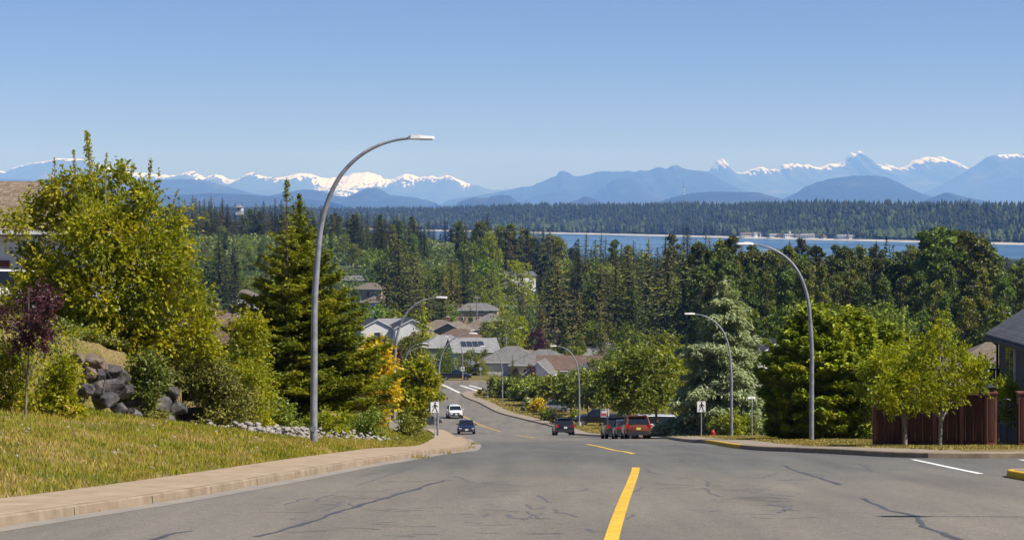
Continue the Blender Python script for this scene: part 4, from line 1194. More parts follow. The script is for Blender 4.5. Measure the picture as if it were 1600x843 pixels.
# trees between the houses, nearer
G6 = "garden trees between the houses"
def garden(px, tp, YY, wd, kind, ml, col_=None):
    me = {'fir': FIRS, 'cot': COTS, 'brd': BRDS}[kind]
    return wood_tree("garden_tree", me[int(px) % len(me)], px, YY, tp, G6, ml, "among the gardens", wd, h0=10 if kind == 'brd' else 26, minh=2, keep=-9)
for a in ((785, 488, 470, 1.25, 'brd', "big round dark green tree"), (760, 502, 480, 0.9, 'brd', "round green tree"), (845, 478, 500, 1.2, 'fir', "dense bushy conifer"), (885, 512, 430, 1.3, 'fir', "layered olive conifer"), (880, 500, 450, 1.0, 'cot', "bronze green tree"),
          (925, 502, 440, 1.3, 'brd', "rounded green tree"), (955, 505, 450, 1.0, 'brd', "wide green tree"), (978, 505, 420, 1.2, 'brd', "round green tree"), (1040, 515, 300, 1.3, 'brd', "bright green tree"), (925, 440, 560, 1.3, 'cot', "pale grey green tree"), (905, 425, 640, 1.2, 'cot', "pale green tree"),
          (600, 545, 260, 1.2, 'brd', "low round green tree"), (640, 525, 345, 1.3, 'brd', "wide low green tree"), (665, 548, 368, 1.3, 'brd', "leafy green tree"), (698, 540, 374, 1.2, 'brd', "leafy green street tree"), (735, 545, 376, 1.3, 'brd', "green tree over the dark pickup"), (722, 553, 378, 1.0, 'brd', "low tree behind the dark pickup"), (755, 560, 372, 1.0, 'brd', "small green tree"),
          (590, 475, 520, 1.2, 'brd', "spreading lime tree"), (615, 482, 520, 1.2, 'brd', "spreading green tree"), (640, 490, 530, 1.2, 'brd', "light green tree"), (735, 478, 560, 1.3, 'fir', "small blue green conifer"), (700, 470, 600, 1.2, 'brd', "light green tree"),
          (570, 470, 540, 1.3, 'cot', "dark rounded tree"), (548, 480, 500, 1.3, 'brd', "green tree"), (525, 470, 480, 1.2, 'cot', "dark leafy tree"), (800, 555, 330, 1.0, 'fir', "dense dark green conical shrub"), (930, 558, 300, 1.3, 'brd', "broad green tree"), (960, 545, 310, 1.2, 'brd', "tall green tree"), (990, 540, 290, 1.2, 'brd', "yellow green tree"), (900, 575, 290, 1.2, 'brd', "green hedge tree"),
          (655, 530, 395, 1.5, 'brd', "wide dark green tree"), (688, 548, 392, 1.3, 'brd', "rounded street tree"), (600, 522, 430, 1.3, 'brd', "green tree"), (628, 530, 420, 1.3, 'brd', "green tree"), (672, 526, 440, 1.1, 'brd', "small green tree"), (757, 545, 395, 1.2, 'brd', "green tree"), (772, 512, 500, 1.0, 'cot', "dark green tree"),
          (560, 500, 520, 1.3, 'brd', "low green tree"), (900, 540, 380, 1.2, 'brd', "green tree"), (905, 520, 420, 1.2, 'cot', "olive tree"), (700, 505, 560, 1.0, 'brd', "low green tree"), (735, 498, 590, 1.0, 'fir', "small dark conifer"), (600, 468, 640, 1.3, 'fir', "dark green conifer"), (555, 450, 700, 1.2, 'cot', "dark rounded tree")):
    garden(*a)
GOLD = fir_mesh(10, 2.4, 401, LM['lime'], whorls=22, per=9, droop=0.2, spray=0.6)
LIMEB = leafy_single("lime_tree", 10, 4.6, 1.0, 402, 2600, 0.5, LM['lime'], nb=18, top=0.6)
PLUMB = leafy_single("plum_tree", 10, 4.6, 1.5, 403, 2600, 0.5, LM['plum'], nb=18, top=0.6)
def special(name, me, px, tp, YY, wd, lb):
    x = at(px, YY); g = gz(x, YY); h = (HY - tp) / F * YY - g
    o = mesh_obj(name, me, loc=(x, YY, g)); o.scale = (h / 10 * wd, h / 10 * wd, h / 10); o.rotation_euler = (0, 0, px)
    tag(o, lb, "tree")
special("golden_conifer", GOLD, 661, 466, 450, 0.85, "narrow golden conifer just below the second lamp head")
special("golden_conifer", GOLD, 778, 436, 760, 1.0, "small golden bush beside the white hillside house")
special("lime_tree", LIMEB, 810, 406, 820, 0.9, "pale lime green domed tree above the white hillside house")
special("lime_tree", LIMEB, 812, 492, 520, 0.85, "yellow lime willow between the dark round tree and the bushy conifer")
special("lime_tree", LIMEB, 765, 360, 900, 0.5, "small lime tree against the left end of the water")
special("lime_tree", LIMEB, 1052, 540, 215, 1.0, "yellow green tree touching the left side of the blue grey cedar")
special("plum_tree", PLUMB, 838, 512, 470, 0.9, "purple tree between the grey roofs and the layered conifer")
special("plum_tree", PLUMB, 918, 528, 440, 0.6, "purple shrub left of the light grey roof")
special("plum_tree", PLUMB, 830, 568, 320, 0.75, "purple maple in front of the grey hip roofs")
special("plum_tree", PLUMB, 806, 572, 318, 0.5, "small purple shrub right of the lamp on the right pavement")
# leafy garden row along the right pavement (nearer, own crowns)
rowspec = [(800, 304, 588, 20, "low leafy street tree beside the lamp with the garden verge"), (822, 296, 592, 18, "leafy shrub tree above the flower bed"), (842, 284, 590, 20, "leafy tree over the silver parked car"), (868, 278, 588, 20, "leafy tree left of the lamp by the dark pickup"),
           (892, 255, 588, 22, "leafy tree directly behind the lamp by the dark pickup"), (918, 245, 580, 26, "leafy tree above the black pickup bonnet"), (945, 240, 575, 26, "leafy tree above the black pickup cab")]
for (px, YY, tp, rp, lb) in rowspec:
    r_ = random.Random(px)
    lst = [(px + r_.uniform(-14, 14), r_.uniform(tp + 8, 622), r_.uniform(0.45, 0.75) * rp) for k in range(11)] + [(px, tp + 12, rp * 0.5)]
    loc, bl = blobs_from_px(YY, px, lst, px, 1.0, 1.6)
    leafy_tree("street_tree", loc, bl, 4200, 0.42, LM['green'], px, 1.2, 0.12, M_bark, lb, shell=0.4)

# one label each: band, landmark, and the rank among its look-alikes there
from collections import defaultdict
cells = defaultdict(list)
for t in auto: cells[(t[3], t[4], t[2])].append(t)
for (desc, band, li), lst in cells.items():
    lst.sort(key=lambda t: t[1])
    for i, (o, px, *_r) in enumerate(lst):
        rank = ""
        if len(lst) == 2: rank = ("left", "right")[i] + " of two, "
        elif len(lst) == 3: rank = ("left", "middle", "right")[i] + " of three, "
        elif len(lst) > 3: rank = ORD[min(i, 19)] + " from left, "
        dd = desc
        lab = f"{dd} {band}, {rank}{LANDMARKS[li][1]}"
        if len(lab.split()) > 16: lab = lab.replace(" the ", " ")
        o['label'] = lab
# undergrowth that closes the wood floor: nobody could count it
def undergrowth(name, n, x0, x1, y0, y1, size, mat, seed, hmax, label, where=None):
    r = np.random.default_rng(seed)
    Y = np.sqrt(r.uniform(y0**2, y1**2, n)); X = r.uniform(x0, x1, n) * Y
    if where is not None:
        k = where(X, Y); X, Y = X[k], Y[k]
    nn = len(X)
    Z = ground(X, Y) + r.random(nn) ** 1.5 * hmax * (0.35 + 1.1 * fbm(X / 14, Y / 14, seed))
    C = np.stack([X, Y, Z], 1); D = rnd_dirs(nn, r); s_ = size * r.uniform(.6, 1.5, nn) * (0.6 + Y / 1900)
    V, T = leaves(C, D, perp(D, r), s_, s_ * 0.7)
    return tag(mesh_obj(name, np_mesh(name, V, T, [mat])), label, "undergrowth", kind="stuff")
undergrowth("undergrowth", 110000, -0.22, 0.30, 470, 1500, 1.1, LM['cotton'], 5, 3, "green thicket under the trees of the valley")
undergrowth("undergrowth", 26000, 0.08, 0.30, 280, 470, 1.1, LM['cotton'], 6, 5, "dark thicket on the floor of the right hand wood", lambda X, Y: X > 32)

# ------------------------------------------------------------------ houses
def shingle(name, c1, c2, c3):
    m = new_mat(name, rough=0.9, spec=0.2)
    tc = m.node_tree.nodes.new("ShaderNodeTexCoord")
    br = m.node_tree.nodes.new("ShaderNodeTexBrick")
    mp = m.node_tree.nodes.new("ShaderNodeMapping"); mp.inputs['Rotation'].default_value = (R(90), 0, 0)
    m.node_tree.links.new(tc.outputs['Object'], mp.inputs[0]); m.node_tree.links.new(mp.outputs[0], br.inputs['Vector'])
    br.inputs['Color1'].default_value = (*c1, 1); br.inputs['Color2'].default_value = (*c2, 1); br.inputs['Mortar'].default_value = (*[v * 0.45 for v in c1], 1)
    br.inputs['Scale'].default_value = 1.0; br.inputs['Brick Width'].default_value = 0.33; br.inputs['Row Height'].default_value = 0.085
    br.inputs['Mortar Size'].default_value = 0.006; br.inputs['Bias'].default_value = 0.0
    f = noise_fac(m, 0.9, 5)
    v = ramp(m, f, [(0.3, (0.78, 0.78, 0.78)), (0.7, (1.2, 1.2, 1.2))])
    f2 = noise_fac(m, 5.0, 3)
    c = mixc(m, 1.0, br.outputs['Color'], v, 'MULTIPLY')
    c = mixc(m, ramp(m, f2, [(0.5, (0, 0, 0)), (0.68, (0.8, 0.8, 0.8))]), c, c3)
    set_color(m, c)
    add_bump(m, br.outputs['Fac'], 0.4, -0.01)
    return m
RF = dict(tan=shingle("tan_shingles", (0.151, 0.119, 0.090), (0.187, 0.151, 0.115), (0.216, 0.187, 0.151)), grey=shingle("grey_shingles", (0.137, 0.130, 0.122), (0.187, 0.180, 0.169), (0.216, 0.209, 0.194)),
          dark=shingle("dark_shingles", (0.040, 0.042, 0.048), (0.06, 0.062, 0.07), (0.08, 0.08, 0.085)), brown=shingle("brown_shingles", (0.122, 0.079, 0.058), (0.158, 0.108, 0.079), (0.173, 0.130, 0.101)),
          light=shingle("pale_shingles", (0.216, 0.216, 0.216), (0.259, 0.259, 0.252), (0.302, 0.302, 0.295)), blue=shingle("slate_shingles", (0.094, 0.101, 0.112), (0.122, 0.130, 0.144), (0.144, 0.144, 0.158)),
          shake=shingle("cedar_shakes", (0.17, 0.125, 0.085), (0.25, 0.19, 0.13), (0.31, 0.25, 0.18)))
def siding(name, c):
    m = new_mat(name, c, 0.8)
    tc = m.node_tree.nodes.new("ShaderNodeTexCoord"); w = m.node_tree.nodes.new("ShaderNodeTexWave")
    w.bands_direction = 'Z'; w.wave_profile = 'SAW'; w.inputs['Scale'].default_value = 1.6
    m.node_tree.links.new(tc.outputs['Object'], w.inputs['Vector'])
    set_color(m, ramp(m, noise_fac(m, 1.0, 4), [(0.3, tuple(v * .86 for v in c)), (0.7, c)]))
    add_bump(m, w.outputs['Fac'], 0.6, 0.02)
    return m
WL = dict(white=siding("white_siding", (0.78, 0.77, 0.74)), cream=siding("cream_siding", (0.62, 0.54, 0.42)), grey=siding("grey_siding", (0.33, 0.34, 0.35)), tan=siding("tan_siding", (0.48, 0.38, 0.27)),
          char=siding("charcoal_stucco", (0.10, 0.10, 0.105)), green=siding("green_siding", (0.19, 0.21, 0.13)), blue=siding("pale_blue_siding", (0.50, 0.55, 0.60)), peach=siding("peach_siding", (0.65, 0.45, 0.28)))
M_trim = noisy_mat("white_trim", [(0.3, (0.70, 0.70, 0.68)), (0.7, (0.80, 0.80, 0.78))], 3, rough=0.5, bump=0)
M_fascia = new_mat("dark_fascia", (0.03, 0.03, 0.033), 0.5)
M_pane = new_mat("window_glass", (0.03, 0.04, 0.05), 0.06, 0.0, 0.8)
M_gar = noisy_mat("garage_panels", [(0.3, (0.62, 0.61, 0.58)), (0.7, (0.74, 0.73, 0.70))], 3, rough=0.6, bump=0.2)
M_brick = noisy_mat("chimney_brick", [(0.3, (0.18, 0.09, 0.06)), (0.7, (0.30, 0.16, 0.11))], 7, bump=0.4)
M_doorp = new_mat("door_paint", (0.14, 0.05, 0.035), 0.5)

def house(px, Y, w, d, wh, rh, rz, roof, wall, label, name="house", kind='gable', base=None, over=0.45, garage=False, windows=3, chimney=False, top=None, axis='x', dxy=(0, 0), solar=False, sidewin=1):
    """axis x: the ridge runs along the front; axis y: a gable faces the front (-y side)"""
    x = at(px, Y) + dxy[0]; z = gz(x, Y) if base is None else base
    if top is not None:
        z = (HY - top) / F * Y - wh - rh
    root = empty(name, (x, Y, z), rz); tag(root, label, "house")
    rm, wm = RF[roof], WL[wall]
    b = MB()
    hw, hd = w / 2, d / 2
    if kind == 'gable':
        b.box((0, 0, wh / 2 - 1.5), (w, d, wh + 3.0), wm)
        if axis == 'x':
            for s_ in (-1, 1): b.poly_prism([(-hd, wh), (hd, wh), (0, wh + rh * 0.97)], s_ * (hw - 0.1), s_ * hw, wm, 'x')
        else:
            for s_ in (-1, 1): b.poly_prism([(-hw, wh), (hw, wh), (0, wh + rh * 0.97)], s_ * (hd - 0.1), s_ * hd, wm, 'y')
    else:
        b.box((0, 0, wh / 2 - 1.5), (w, d, wh + 3.0), wm)
    b.build("wall", root)
    r = MB(); th = 0.16
    ow, od = hw + over, hd + over
    dz = over * rh / (hd if axis == 'x' else hw)
    if kind == 'gable':
        if axis == 'x':
            for s_ in (-1, 1):
                q = [(s_ * od, wh - dz), (0, wh + rh), (0, wh + rh + th), (s_ * od, wh - dz + th)]
                r.poly_prism(q if s_ > 0 else q[::-1], -ow, ow, rm, 'x')
        else:
            for s_ in (-1, 1):
                q = [(s_ * ow, wh - dz), (0, wh + rh), (0, wh + rh + th), (s_ * ow, wh - dz + th)]
                r.poly_prism(q if s_ < 0 else q[::-1], -od, od, rm, 'y')
    else:
        rl = max(0.3, hw - hd) if hw > hd else 0.0
        rd = max(0.3, hd - hw) if hd > hw else 0.0
        ze = wh - over * rh / min(hw, hd)
        v = [(-ow, -od, ze), (ow, -od, ze), (ow, od, ze), (-ow, od, ze), (-rl, -rd, wh + rh), (rl, -rd, wh + rh), (rl, rd, wh + rh), (-rl, rd, wh + rh)]
        v += [(-ow, -od, ze - th), (ow, -od, ze - th), (ow, od, ze - th), (-ow, od, ze - th)]
        r.add(v, [(0, 1, 5, 4), (1, 2, 6, 5), (2, 3, 7, 6), (3, 0, 4, 7), (4, 5, 6, 7), (8, 9, 1, 0), (9, 10, 2, 1), (10, 11, 3, 2), (11, 8, 0, 3), (11, 10, 9, 8)], rm)
    ro = r.build("roof", root)
    if chimney:
        c = MB(); c.box((w * 0.18, 0.4, wh + rh * 0.9), (0.7, 0.7, 1.8), M_brick); c.box((w * 0.18, 0.4, wh + rh * 0.9 + 0.95), (0.85, 0.85, 0.12), M_trim); c.build("chimney", ro)
    else:
        c = MB(); c.tube([(w * 0.1, hd * 0.5, wh + rh * 0.3), (w * 0.1, hd * 0.5, wh + rh * 0.6 + 0.3)], 0.05, M_trim, 6); c.build("vent_pipe", ro)
    # gutter / fascia
    tm = M_fascia if wall == 'char' else M_trim
    for s_ in (-1, 1):
        g = MB()
        if axis == 'x' or kind != 'gable':
            ze = wh - (dz if kind == 'gable' else over * rh / min(hw, hd))
            g.box((0, s_ * (od + 0.05), ze - 0.02), (2 * ow, 0.1, 0.14), tm)
        else:
            g.box((s_ * (ow + 0.05), 0, wh - dz - 0.02), (0.1, 2 * od, 0.14), tm)
            q = [(s_ * ow, wh - dz - 0.02), (0, wh + rh - 0.02), (0, wh + rh + 0.19), (s_ * ow, wh - dz + 0.19)]
            fb = MB(); fb.poly_prism(q if s_ < 0 else q[::-1], -od - 0.03, -od + 0.03, tm, 'y'); fb.build("fascia", root)
        g.build("gutter", root)
    n = windows; usable = w - (5.6 if garage else 0.8)
    for k in range(n):
        cx = -w / 2 + (5.3 if garage else 0.4) + usable * (k + 0.5) / n
        for fl in range(1 if wh < 4.2 else 2):
            zc = 1.5 + fl * 2.7
            f = MB(); f.box((cx, -hd - 0.03, zc), (1.5, 0.07, 1.15), M_trim); fo = f.build("window", root)
            p = MB(); p.box((cx - 0.36, -hd - 0.07, zc), (0.62, 0.03, 0.98), M_pane); p.box((cx + 0.36, -hd - 0.07, zc), (0.62, 0.03, 0.98), M_pane); p.build("pane", fo)
    for s_ in (-1, 1):
        if sidewin:
            f = MB(); f.box((s_ * (hw + 0.03), -hd * 0.3, 1.5), (0.07, 1.3, 1.1), M_trim); fo = f.build("window", root)
            p = MB(); p.box((s_ * (hw + 0.07), -hd * 0.3, 1.5), (0.03, 1.1, 0.92), M_pane); p.build("pane", fo)
    if garage:
        f = MB(); f.box((-w / 2 + 2.7, -hd - 0.04, 1.1), (4.6, 0.09, 2.3), M_gar)
        for q in range(1, 4): f.box((-w / 2 + 2.7, -hd - 0.088, q * 0.55), (4.5, 0.012, 0.03), M_pane)
        f.build("garage_door", root)
    else:
        f = MB(); f.box((w * 0.04, -hd - 0.04, 1.02), (0.95, 0.08, 2.05), M_doorp); do = f.build("door", root)
        f = MB(); f.tube([(w * 0.04 + 0.36, -hd - 0.08, 1.0), (w * 0.04 + 0.36, -hd - 0.14, 1.0)], 0.035, M_trim, 6); f.build("handle", do)
    if solar:
        f = MB()
        for k in range(4):
            x0 = -w * 0.30 + k * 1.25
            sl_ = rh / hd
            f.add([(x0, -hd * 0.72, wh + rh * 0.28 + th + 0.08), (x0 + 1.1, -hd * 0.72, wh + rh * 0.28 + th + 0.08), (x0 + 1.1, -hd * 0.30, wh + rh * 0.70 + th + 0.08), (x0, -hd * 0.30, wh + rh * 0.70 + th + 0.08),
                   (x0, -hd * 0.72, wh + rh * 0.28 + th - .02), (x0 + 1.1, -hd * 0.72, wh + rh * 0.28 + th - .02), (x0 + 1.1, -hd * 0.30, wh + rh * 0.70 + th - .02), (x0, -hd * 0.30, wh + rh * 0.70 + th - .02)],
                  [(0, 1, 2, 3), (0, 4, 5, 1), (1, 5, 6, 2), (2, 6, 7, 3), (3, 7, 4, 0)], M_pane)
        f.build("solar_panel", ro)
    return root

# near houses
house(18, 78, 9.0, 7, 3.4, 1.75, R(0), 'shake', 'white', "house with weathered brown shingle hip roof at the left edge behind the big tree", kind='hip', top=283, windows=2, over=0.5)
house(1600, 73, 9.6, 18, 4.4, 3.05, R(0), 'blue', 'char', "charcoal house with slate grey gable roof and white framed window at the right edge", axis='y', base=-9.9, windows=0, over=0.5, sidewin=0, dxy=(25.6 - at(1600, 73), 0))
house(1552, 128, 9, 8, 3.2, 2.2, R(-6), 'tan', 'tan', "low house with tan roof seen between the lime maple and the charcoal house", kind='hip', top=534, windows=2)
house(330, 112, 7.5, 9, 3.0, 1.9, R(-12), 'brown', 'tan', "house with red brown roof half hidden between the big left tree and the conifer", kind='hip', top=482, windows=2)
house(1192, 245, 7, 8, 3.0, 1.9, R(24), 'dark', 'white', "dark roofed house with white gable between the blue grey cedar and the golden cypress", kind='gable', axis='y', top=529, windows=1, over=0.4)
# houses down the street
house(640, 470, 8.2, 11, 3.0, 2.0, R(10), 'dark', 'white', "house with plain white gable wall and charcoal roof behind the second lamp pole", axis='y', top=497, windows=0, over=0.35)
house(585, 474, 8.0, 10, 3.0, 2.0, R(12), 'dark', 'white', "white gabled house with charcoal roof beside the far left lamp", axis='y', top=498, windows=1, over=0.35)
house(612, 486, 6, 9, 3.0, 2.1, R(8), 'light', 'blue', "house with pale grey roof between the two white gables", axis='x', top=498, windows=1)
house(688, 505, 11, 9, 3.0, 2.1, R(-6), 'tan', 'cream', "tan roofed house right of the white gable", kind='hip', top=499, chimney=True, windows=2)
house(708, 488, 7.6, 9, 2.8, 1.9, R(-14), 'tan', 'green', "tan roofed house with a small green gable facing the street", axis='y', top=503, windows=1, over=0.5)
house(745, 512, 9, 9, 2.9, 2.0, R(-6), 'tan', 'cream', "tan hip roofed house left of the big round dark tree", kind='hip', top=500, windows=2)
house(718, 470, 10, 7, 2.6, 1.7, R(-5), 'brown', 'tan', "long low dark brown roof in front of the green gable", kind='hip', top=513, windows=2)
house(662, 455, 9, 9, 2.8, 2.3, R(-8), 'shake', 'cream', "worn brown shingle roof below the tan roofs", kind='hip', top=513, windows=1)
house(694, 428, 11, 8, 2.8, 2.2, R(10), 'light', 'grey', "pale grey roofed house above the left street trees", kind='hip', top=523, windows=1)
house(738, 405, 9.5, 9, 2.9, 2.2, R(12), 'light', 'blue', "pale roofed house with dark solar panels over the pickup", axis='x', top=529, windows=2, solar=True)
house(745, 640, 14, 8, 4.6, 2.0, R(-3), 'grey', 'peach', "two storey grey roofed house with peach wall below the power line", kind='hip', top=473, windows=4)
house(768, 560, 9, 8, 3.0, 2.0, R(-8), 'grey', 'blue', "grey roofed pale blue house in front of the peach two storey house", kind='hip', top=489, windows=2)
house(800, 378, 12, 10, 3.1, 2.6, R(-4), 'grey', 'white', "large grey hip roofed house with white garage door at the corner", kind='hip', top=540, garage=True, windows=1)
house(850, 372, 12, 10, 3.0, 2.5, R(-6), 'grey', 'cream', "grey hip roofed house right of the corner garage", kind='hip', top=545, windows=2)
house(828, 395, 10, 9, 3.0, 2.3, R(-6), 'tan', 'cream', "tan hip roof rising between the grey hip roofs", kind='hip', top=546, windows=2)
house(890, 342, 11, 9, 3.0, 2.0, R(-3), 'brown', 'cream', "long brown roofed house behind the right hand lamps", axis='x', top=556, windows=2)
house(846, 336, 4.6, 7, 2.6, 2.1, R(-12), 'grey', 'white', "small steep white gable attached in front of the brown roof", axis='y', top=563, windows=0, over=0.3)
house(915, 330, 6, 7, 2.6, 1.6, R(-10), 'blue', 'grey', "slate grey lower roof in front of the long brown roof", kind='hip', top=566, windows=1)
house(945, 440, 12, 9, 3.0, 2.4, R(-10), 'light', 'grey', "light grey hip roofed house behind the leafy street trees", kind='hip', top=534, windows=2)
house(985, 430, 10, 8, 3.0, 1.8, R(-10), 'grey', 'grey', "grey roof right of the light grey hip roof", kind='hip', top=540, windows=2)
house(1015, 520, 8, 8, 3.0, 2.0, R(20), 'dark', 'white', "small dark roof with a white gable edge under the dark wood", axis='y', top=520, windows=0)
house(862, 560, 8, 8, 3.0, 2.0, R(-10), 'tan', 'peach', "small tan roof below the power pole right of the bushy conifer", kind='hip', top=504, windows=1)
# far houses on the slope
house(809, 930, 15, 10, 5.2, 1.6, R(18), 'blue', 'white', "white walled hillside house with slate roof among the dark conifers", axis='x', top=424, windows=3)
house(797, 850, 14, 10, 3.0, 2.4, R(-12), 'grey', 'grey', "grey roofed house just below the white hillside house", kind='hip', top=440, windows=2)
house(691, 1180, 24, 10, 4.0, 1.8, R(-3), 'blue', 'cream', "long low far house with a slate roof in a clearing", axis='x', top=380, windows=5)
house(545, 1000, 16, 9, 5.2, 1.2, R(5), 'light', 'white', "far white building with a flat pale roof right of the lamp pole", axis='x', top=416, windows=4)
house(553, 940, 16, 9, 3.0, 2.0, R(-5), 'grey', 'cream', "far grey roofed house below the flat white building", kind='hip', top=430, windows=3)
house(579, 800, 12, 9, 3.4, 2.4, R(-15), 'tan', 'tan', "tan hip roofed far house left of the massive dark spruce", kind='hip', top=441, windows=2)
house(585, 720, 9, 9, 3.4, 2.0, R(-10), 'tan', 'white', "white walled far house with tan roof above the white gables", kind='hip', top=462, windows=2)
house(374, 1262, 4.2, 4, 2.2, 1.3, R(-10), 'light', 'white', "tiny white house standing on the wooded ridge skyline", kind='hip', top=320, windows=1)
house(390, 620, 13, 9, 3.0, 2.0, R(8), 'grey', 'cream', "grey roofed far house glimpsed left of the layered conifer", kind='hip', top=484, windows=2)
house(330, 940, 12, 9, 3.4, 2.2, R(8), 'grey', 'white', "far pale house behind the big left tree", kind='hip', top=452, windows=2)
house(383, 700, 10, 8, 3.0, 2.0, R(14), 'tan', 'white', "small far tan roof left of the layered conifer", kind='hip', top=452, windows=1)

# window, downpipe and balcony of the charcoal house: real parts of it
ch = [o for o in col.objects if o.get('label', '').startswith("charcoal house")][0]
f = MB(); f.box((-4.84, 6.9, 3.15), (0.08, 1.35, 1.75), M_trim); fo = f.build("window", ch)
f = MB(); f.box((-4.89, 6.58, 3.15), (0.03, 0.50, 1.5), M_pane); f.box((-4.89, 7.22, 3.15), (0.03, 0.50, 1.5), M_pane); f.build("pane", fo)
M_black = new_mat("black_metal", (0.018, 0.018, 0.02), 0.4, 0.3, 0.5)
f = MB(); f.tube([(-4.9, 8.9, 4.05), (-4.9, 8.9, -0.5)], 0.055, M_black, 8); f.tube([(-5.3, 8.9, 4.1), (-4.9, 8.9, 3.8)], 0.05, M_black, 8); f.build("downpipe", ch)
M_frost = noisy_mat("frosted_glass", [(0.3, (0.20, 0.25, 0.22)), (0.7, (0.30, 0.36, 0.33))], 2, rough=0.25, bump=0)
f = MB(); f.box((-4.45, 10.1, 1.62), (1.5, 2.2, 0.18), M_trim); bal = f.build("balcony", ch)
f = MB()
for (xx, yy) in ((-5.18, 9.05), (-4.98, 9.05), (-4.80, 9.05), (-5.18, 11.1)): f.box((xx, yy, 2.22), (0.06, 0.06, 1.05), M_black)
f.box((-4.7, 9.05, 2.76), (1.0, 0.07, 0.06), M_black); f.box((-5.18, 10.1, 2.76), (0.07, 2.1, 0.06), M_black)
f.build("railing", bal)
f = MB(); f.box((-5.08, 9.05, 2.22), (0.14, 0.02, 0.92), M_frost); f.box((-4.6, 9.05, 2.22), (0.6, 0.02, 0.92), M_frost); f.box((-5.18, 10.1, 2.22), (0.02, 1.8, 0.92), M_frost)
f.build("glass_panel", bal)

# ------------------------------------------------------------------ village on the far shore, radio mast
rv = random.Random(5)
vn = ["long low cream shed", "white cottage", "grey roofed cottage", "small white boathouse", "brown cottage", "white church with a short steeple", "white fish shed with a long roof", "pale cottage", "small dark cottage", "white twin gabled house", "low brown cabin", "grey cabin", "white cabin", "tiny pale cabin"]
vx = [1168, 1182, 1196, 1208, 1220, 1238, 1262, 1250, 1276, 1229, 1290, 1304, 1316, 1330]
for k, (px, nm) in enumerate(zip(vx, vn)):
    Yv = 3950
    for _ in range(6):
        Yv = float(shore(at(px, Yv))) + 48 + (k % 3) * 14
    X0 = at(px, Yv)
    root = empty("shore_house", (X0, Yv, float(island_h(np.array(X0), np.array(Yv)))), rv.uniform(-.5, .5))
    w = {0: 30, 5: 12, 6: 26}.get(k, rv.uniform(10, 17)); wh = rv.uniform(4, 6)
    wm = WL[['cream', 'white', 'blue', 'white', 'tan', 'white', 'white', 'cream', 'grey', 'white', 'tan', 'grey', 'white', 'cream'][k]]
    rm = RF[['tan', 'light', 'grey', 'light', 'brown', 'light', 'light', 'grey', 'dark', 'light', 'brown', 'grey', 'light', 'light'][k]]
    b = MB(); b.box((0, 0, wh / 2), (w, 10, wh), wm); b.build("wall", root)
    b = MB(); b.poly_prism([(-6, wh), (6, wh), (0, wh + 3.2)], -w / 2 - .5, w / 2 + .5, rm, 'x'); b.build("roof", root)
    b = MB()
    for q in range(int(w / 5)): b.box((-w / 2 + 2.5 + q * 5, -5.06, wh * .5), (1.6, 0.12, 1.6), M_pane)
    b.build("window", root)
    if k == 5:
        b = MB(); b.box((-5, 0, 6), (3.2, 3.2, 12), wm); b.box((-5, 0, 13.5), (3.2, 3.2, 3.2), rm, taper=0.05); b.build("steeple", root)
    tag(root, nm + " on the far beach, " + ("mid village" if 1190 < px < 1290 else ("left end of the village" if px < 1190 else "right end of the village")), "house", "village houses on the far shore")
mast = empty("radio_mast", (at(1068, 4600), 4600, -40)); tag(mast, "tall thin radio mast with white drums on the wooded island skyline", "mast")
M_galv = noisy_mat("galvanised_steel", [(0.3, (0.17, 0.18, 0.195)), (0.5, (0.24, 0.25, 0.27)), (0.7, (0.33, 0.34, 0.36))], 4, rough=0.45, bump=0.05, spec=0.5)
b = MB()
for k in range(3):
    a = k * 2.1; b.tube([(1.6 * math.cos(a), 1.6 * math.sin(a), 0), (0.8 * math.cos(a), 0.8 * math.sin(a), 78), (0.2 * math.cos(a), 0.2 * math.sin(a), 88)], 0.28, M_galv, 5)
for q in range(13):
    z = q * 6
    for k in range(3):
        a, c = k * 2.1, (k + 1) * 2.1
        b.tube([(1.5 * math.cos(a), 1.5 * math.sin(a), z), (1.4 * math.cos(c), 1.4 * math.sin(c), z + 6)], 0.14, M_galv, 4)
b.build("lattice", mast)
b = MB()
for z in (64, 70, 58): b.tube([(0, -1.6, z - 1.6), (0, -1.6, z + 1.6)], 1.9, M_trim, 10)
b.build("antenna_drum", mast)

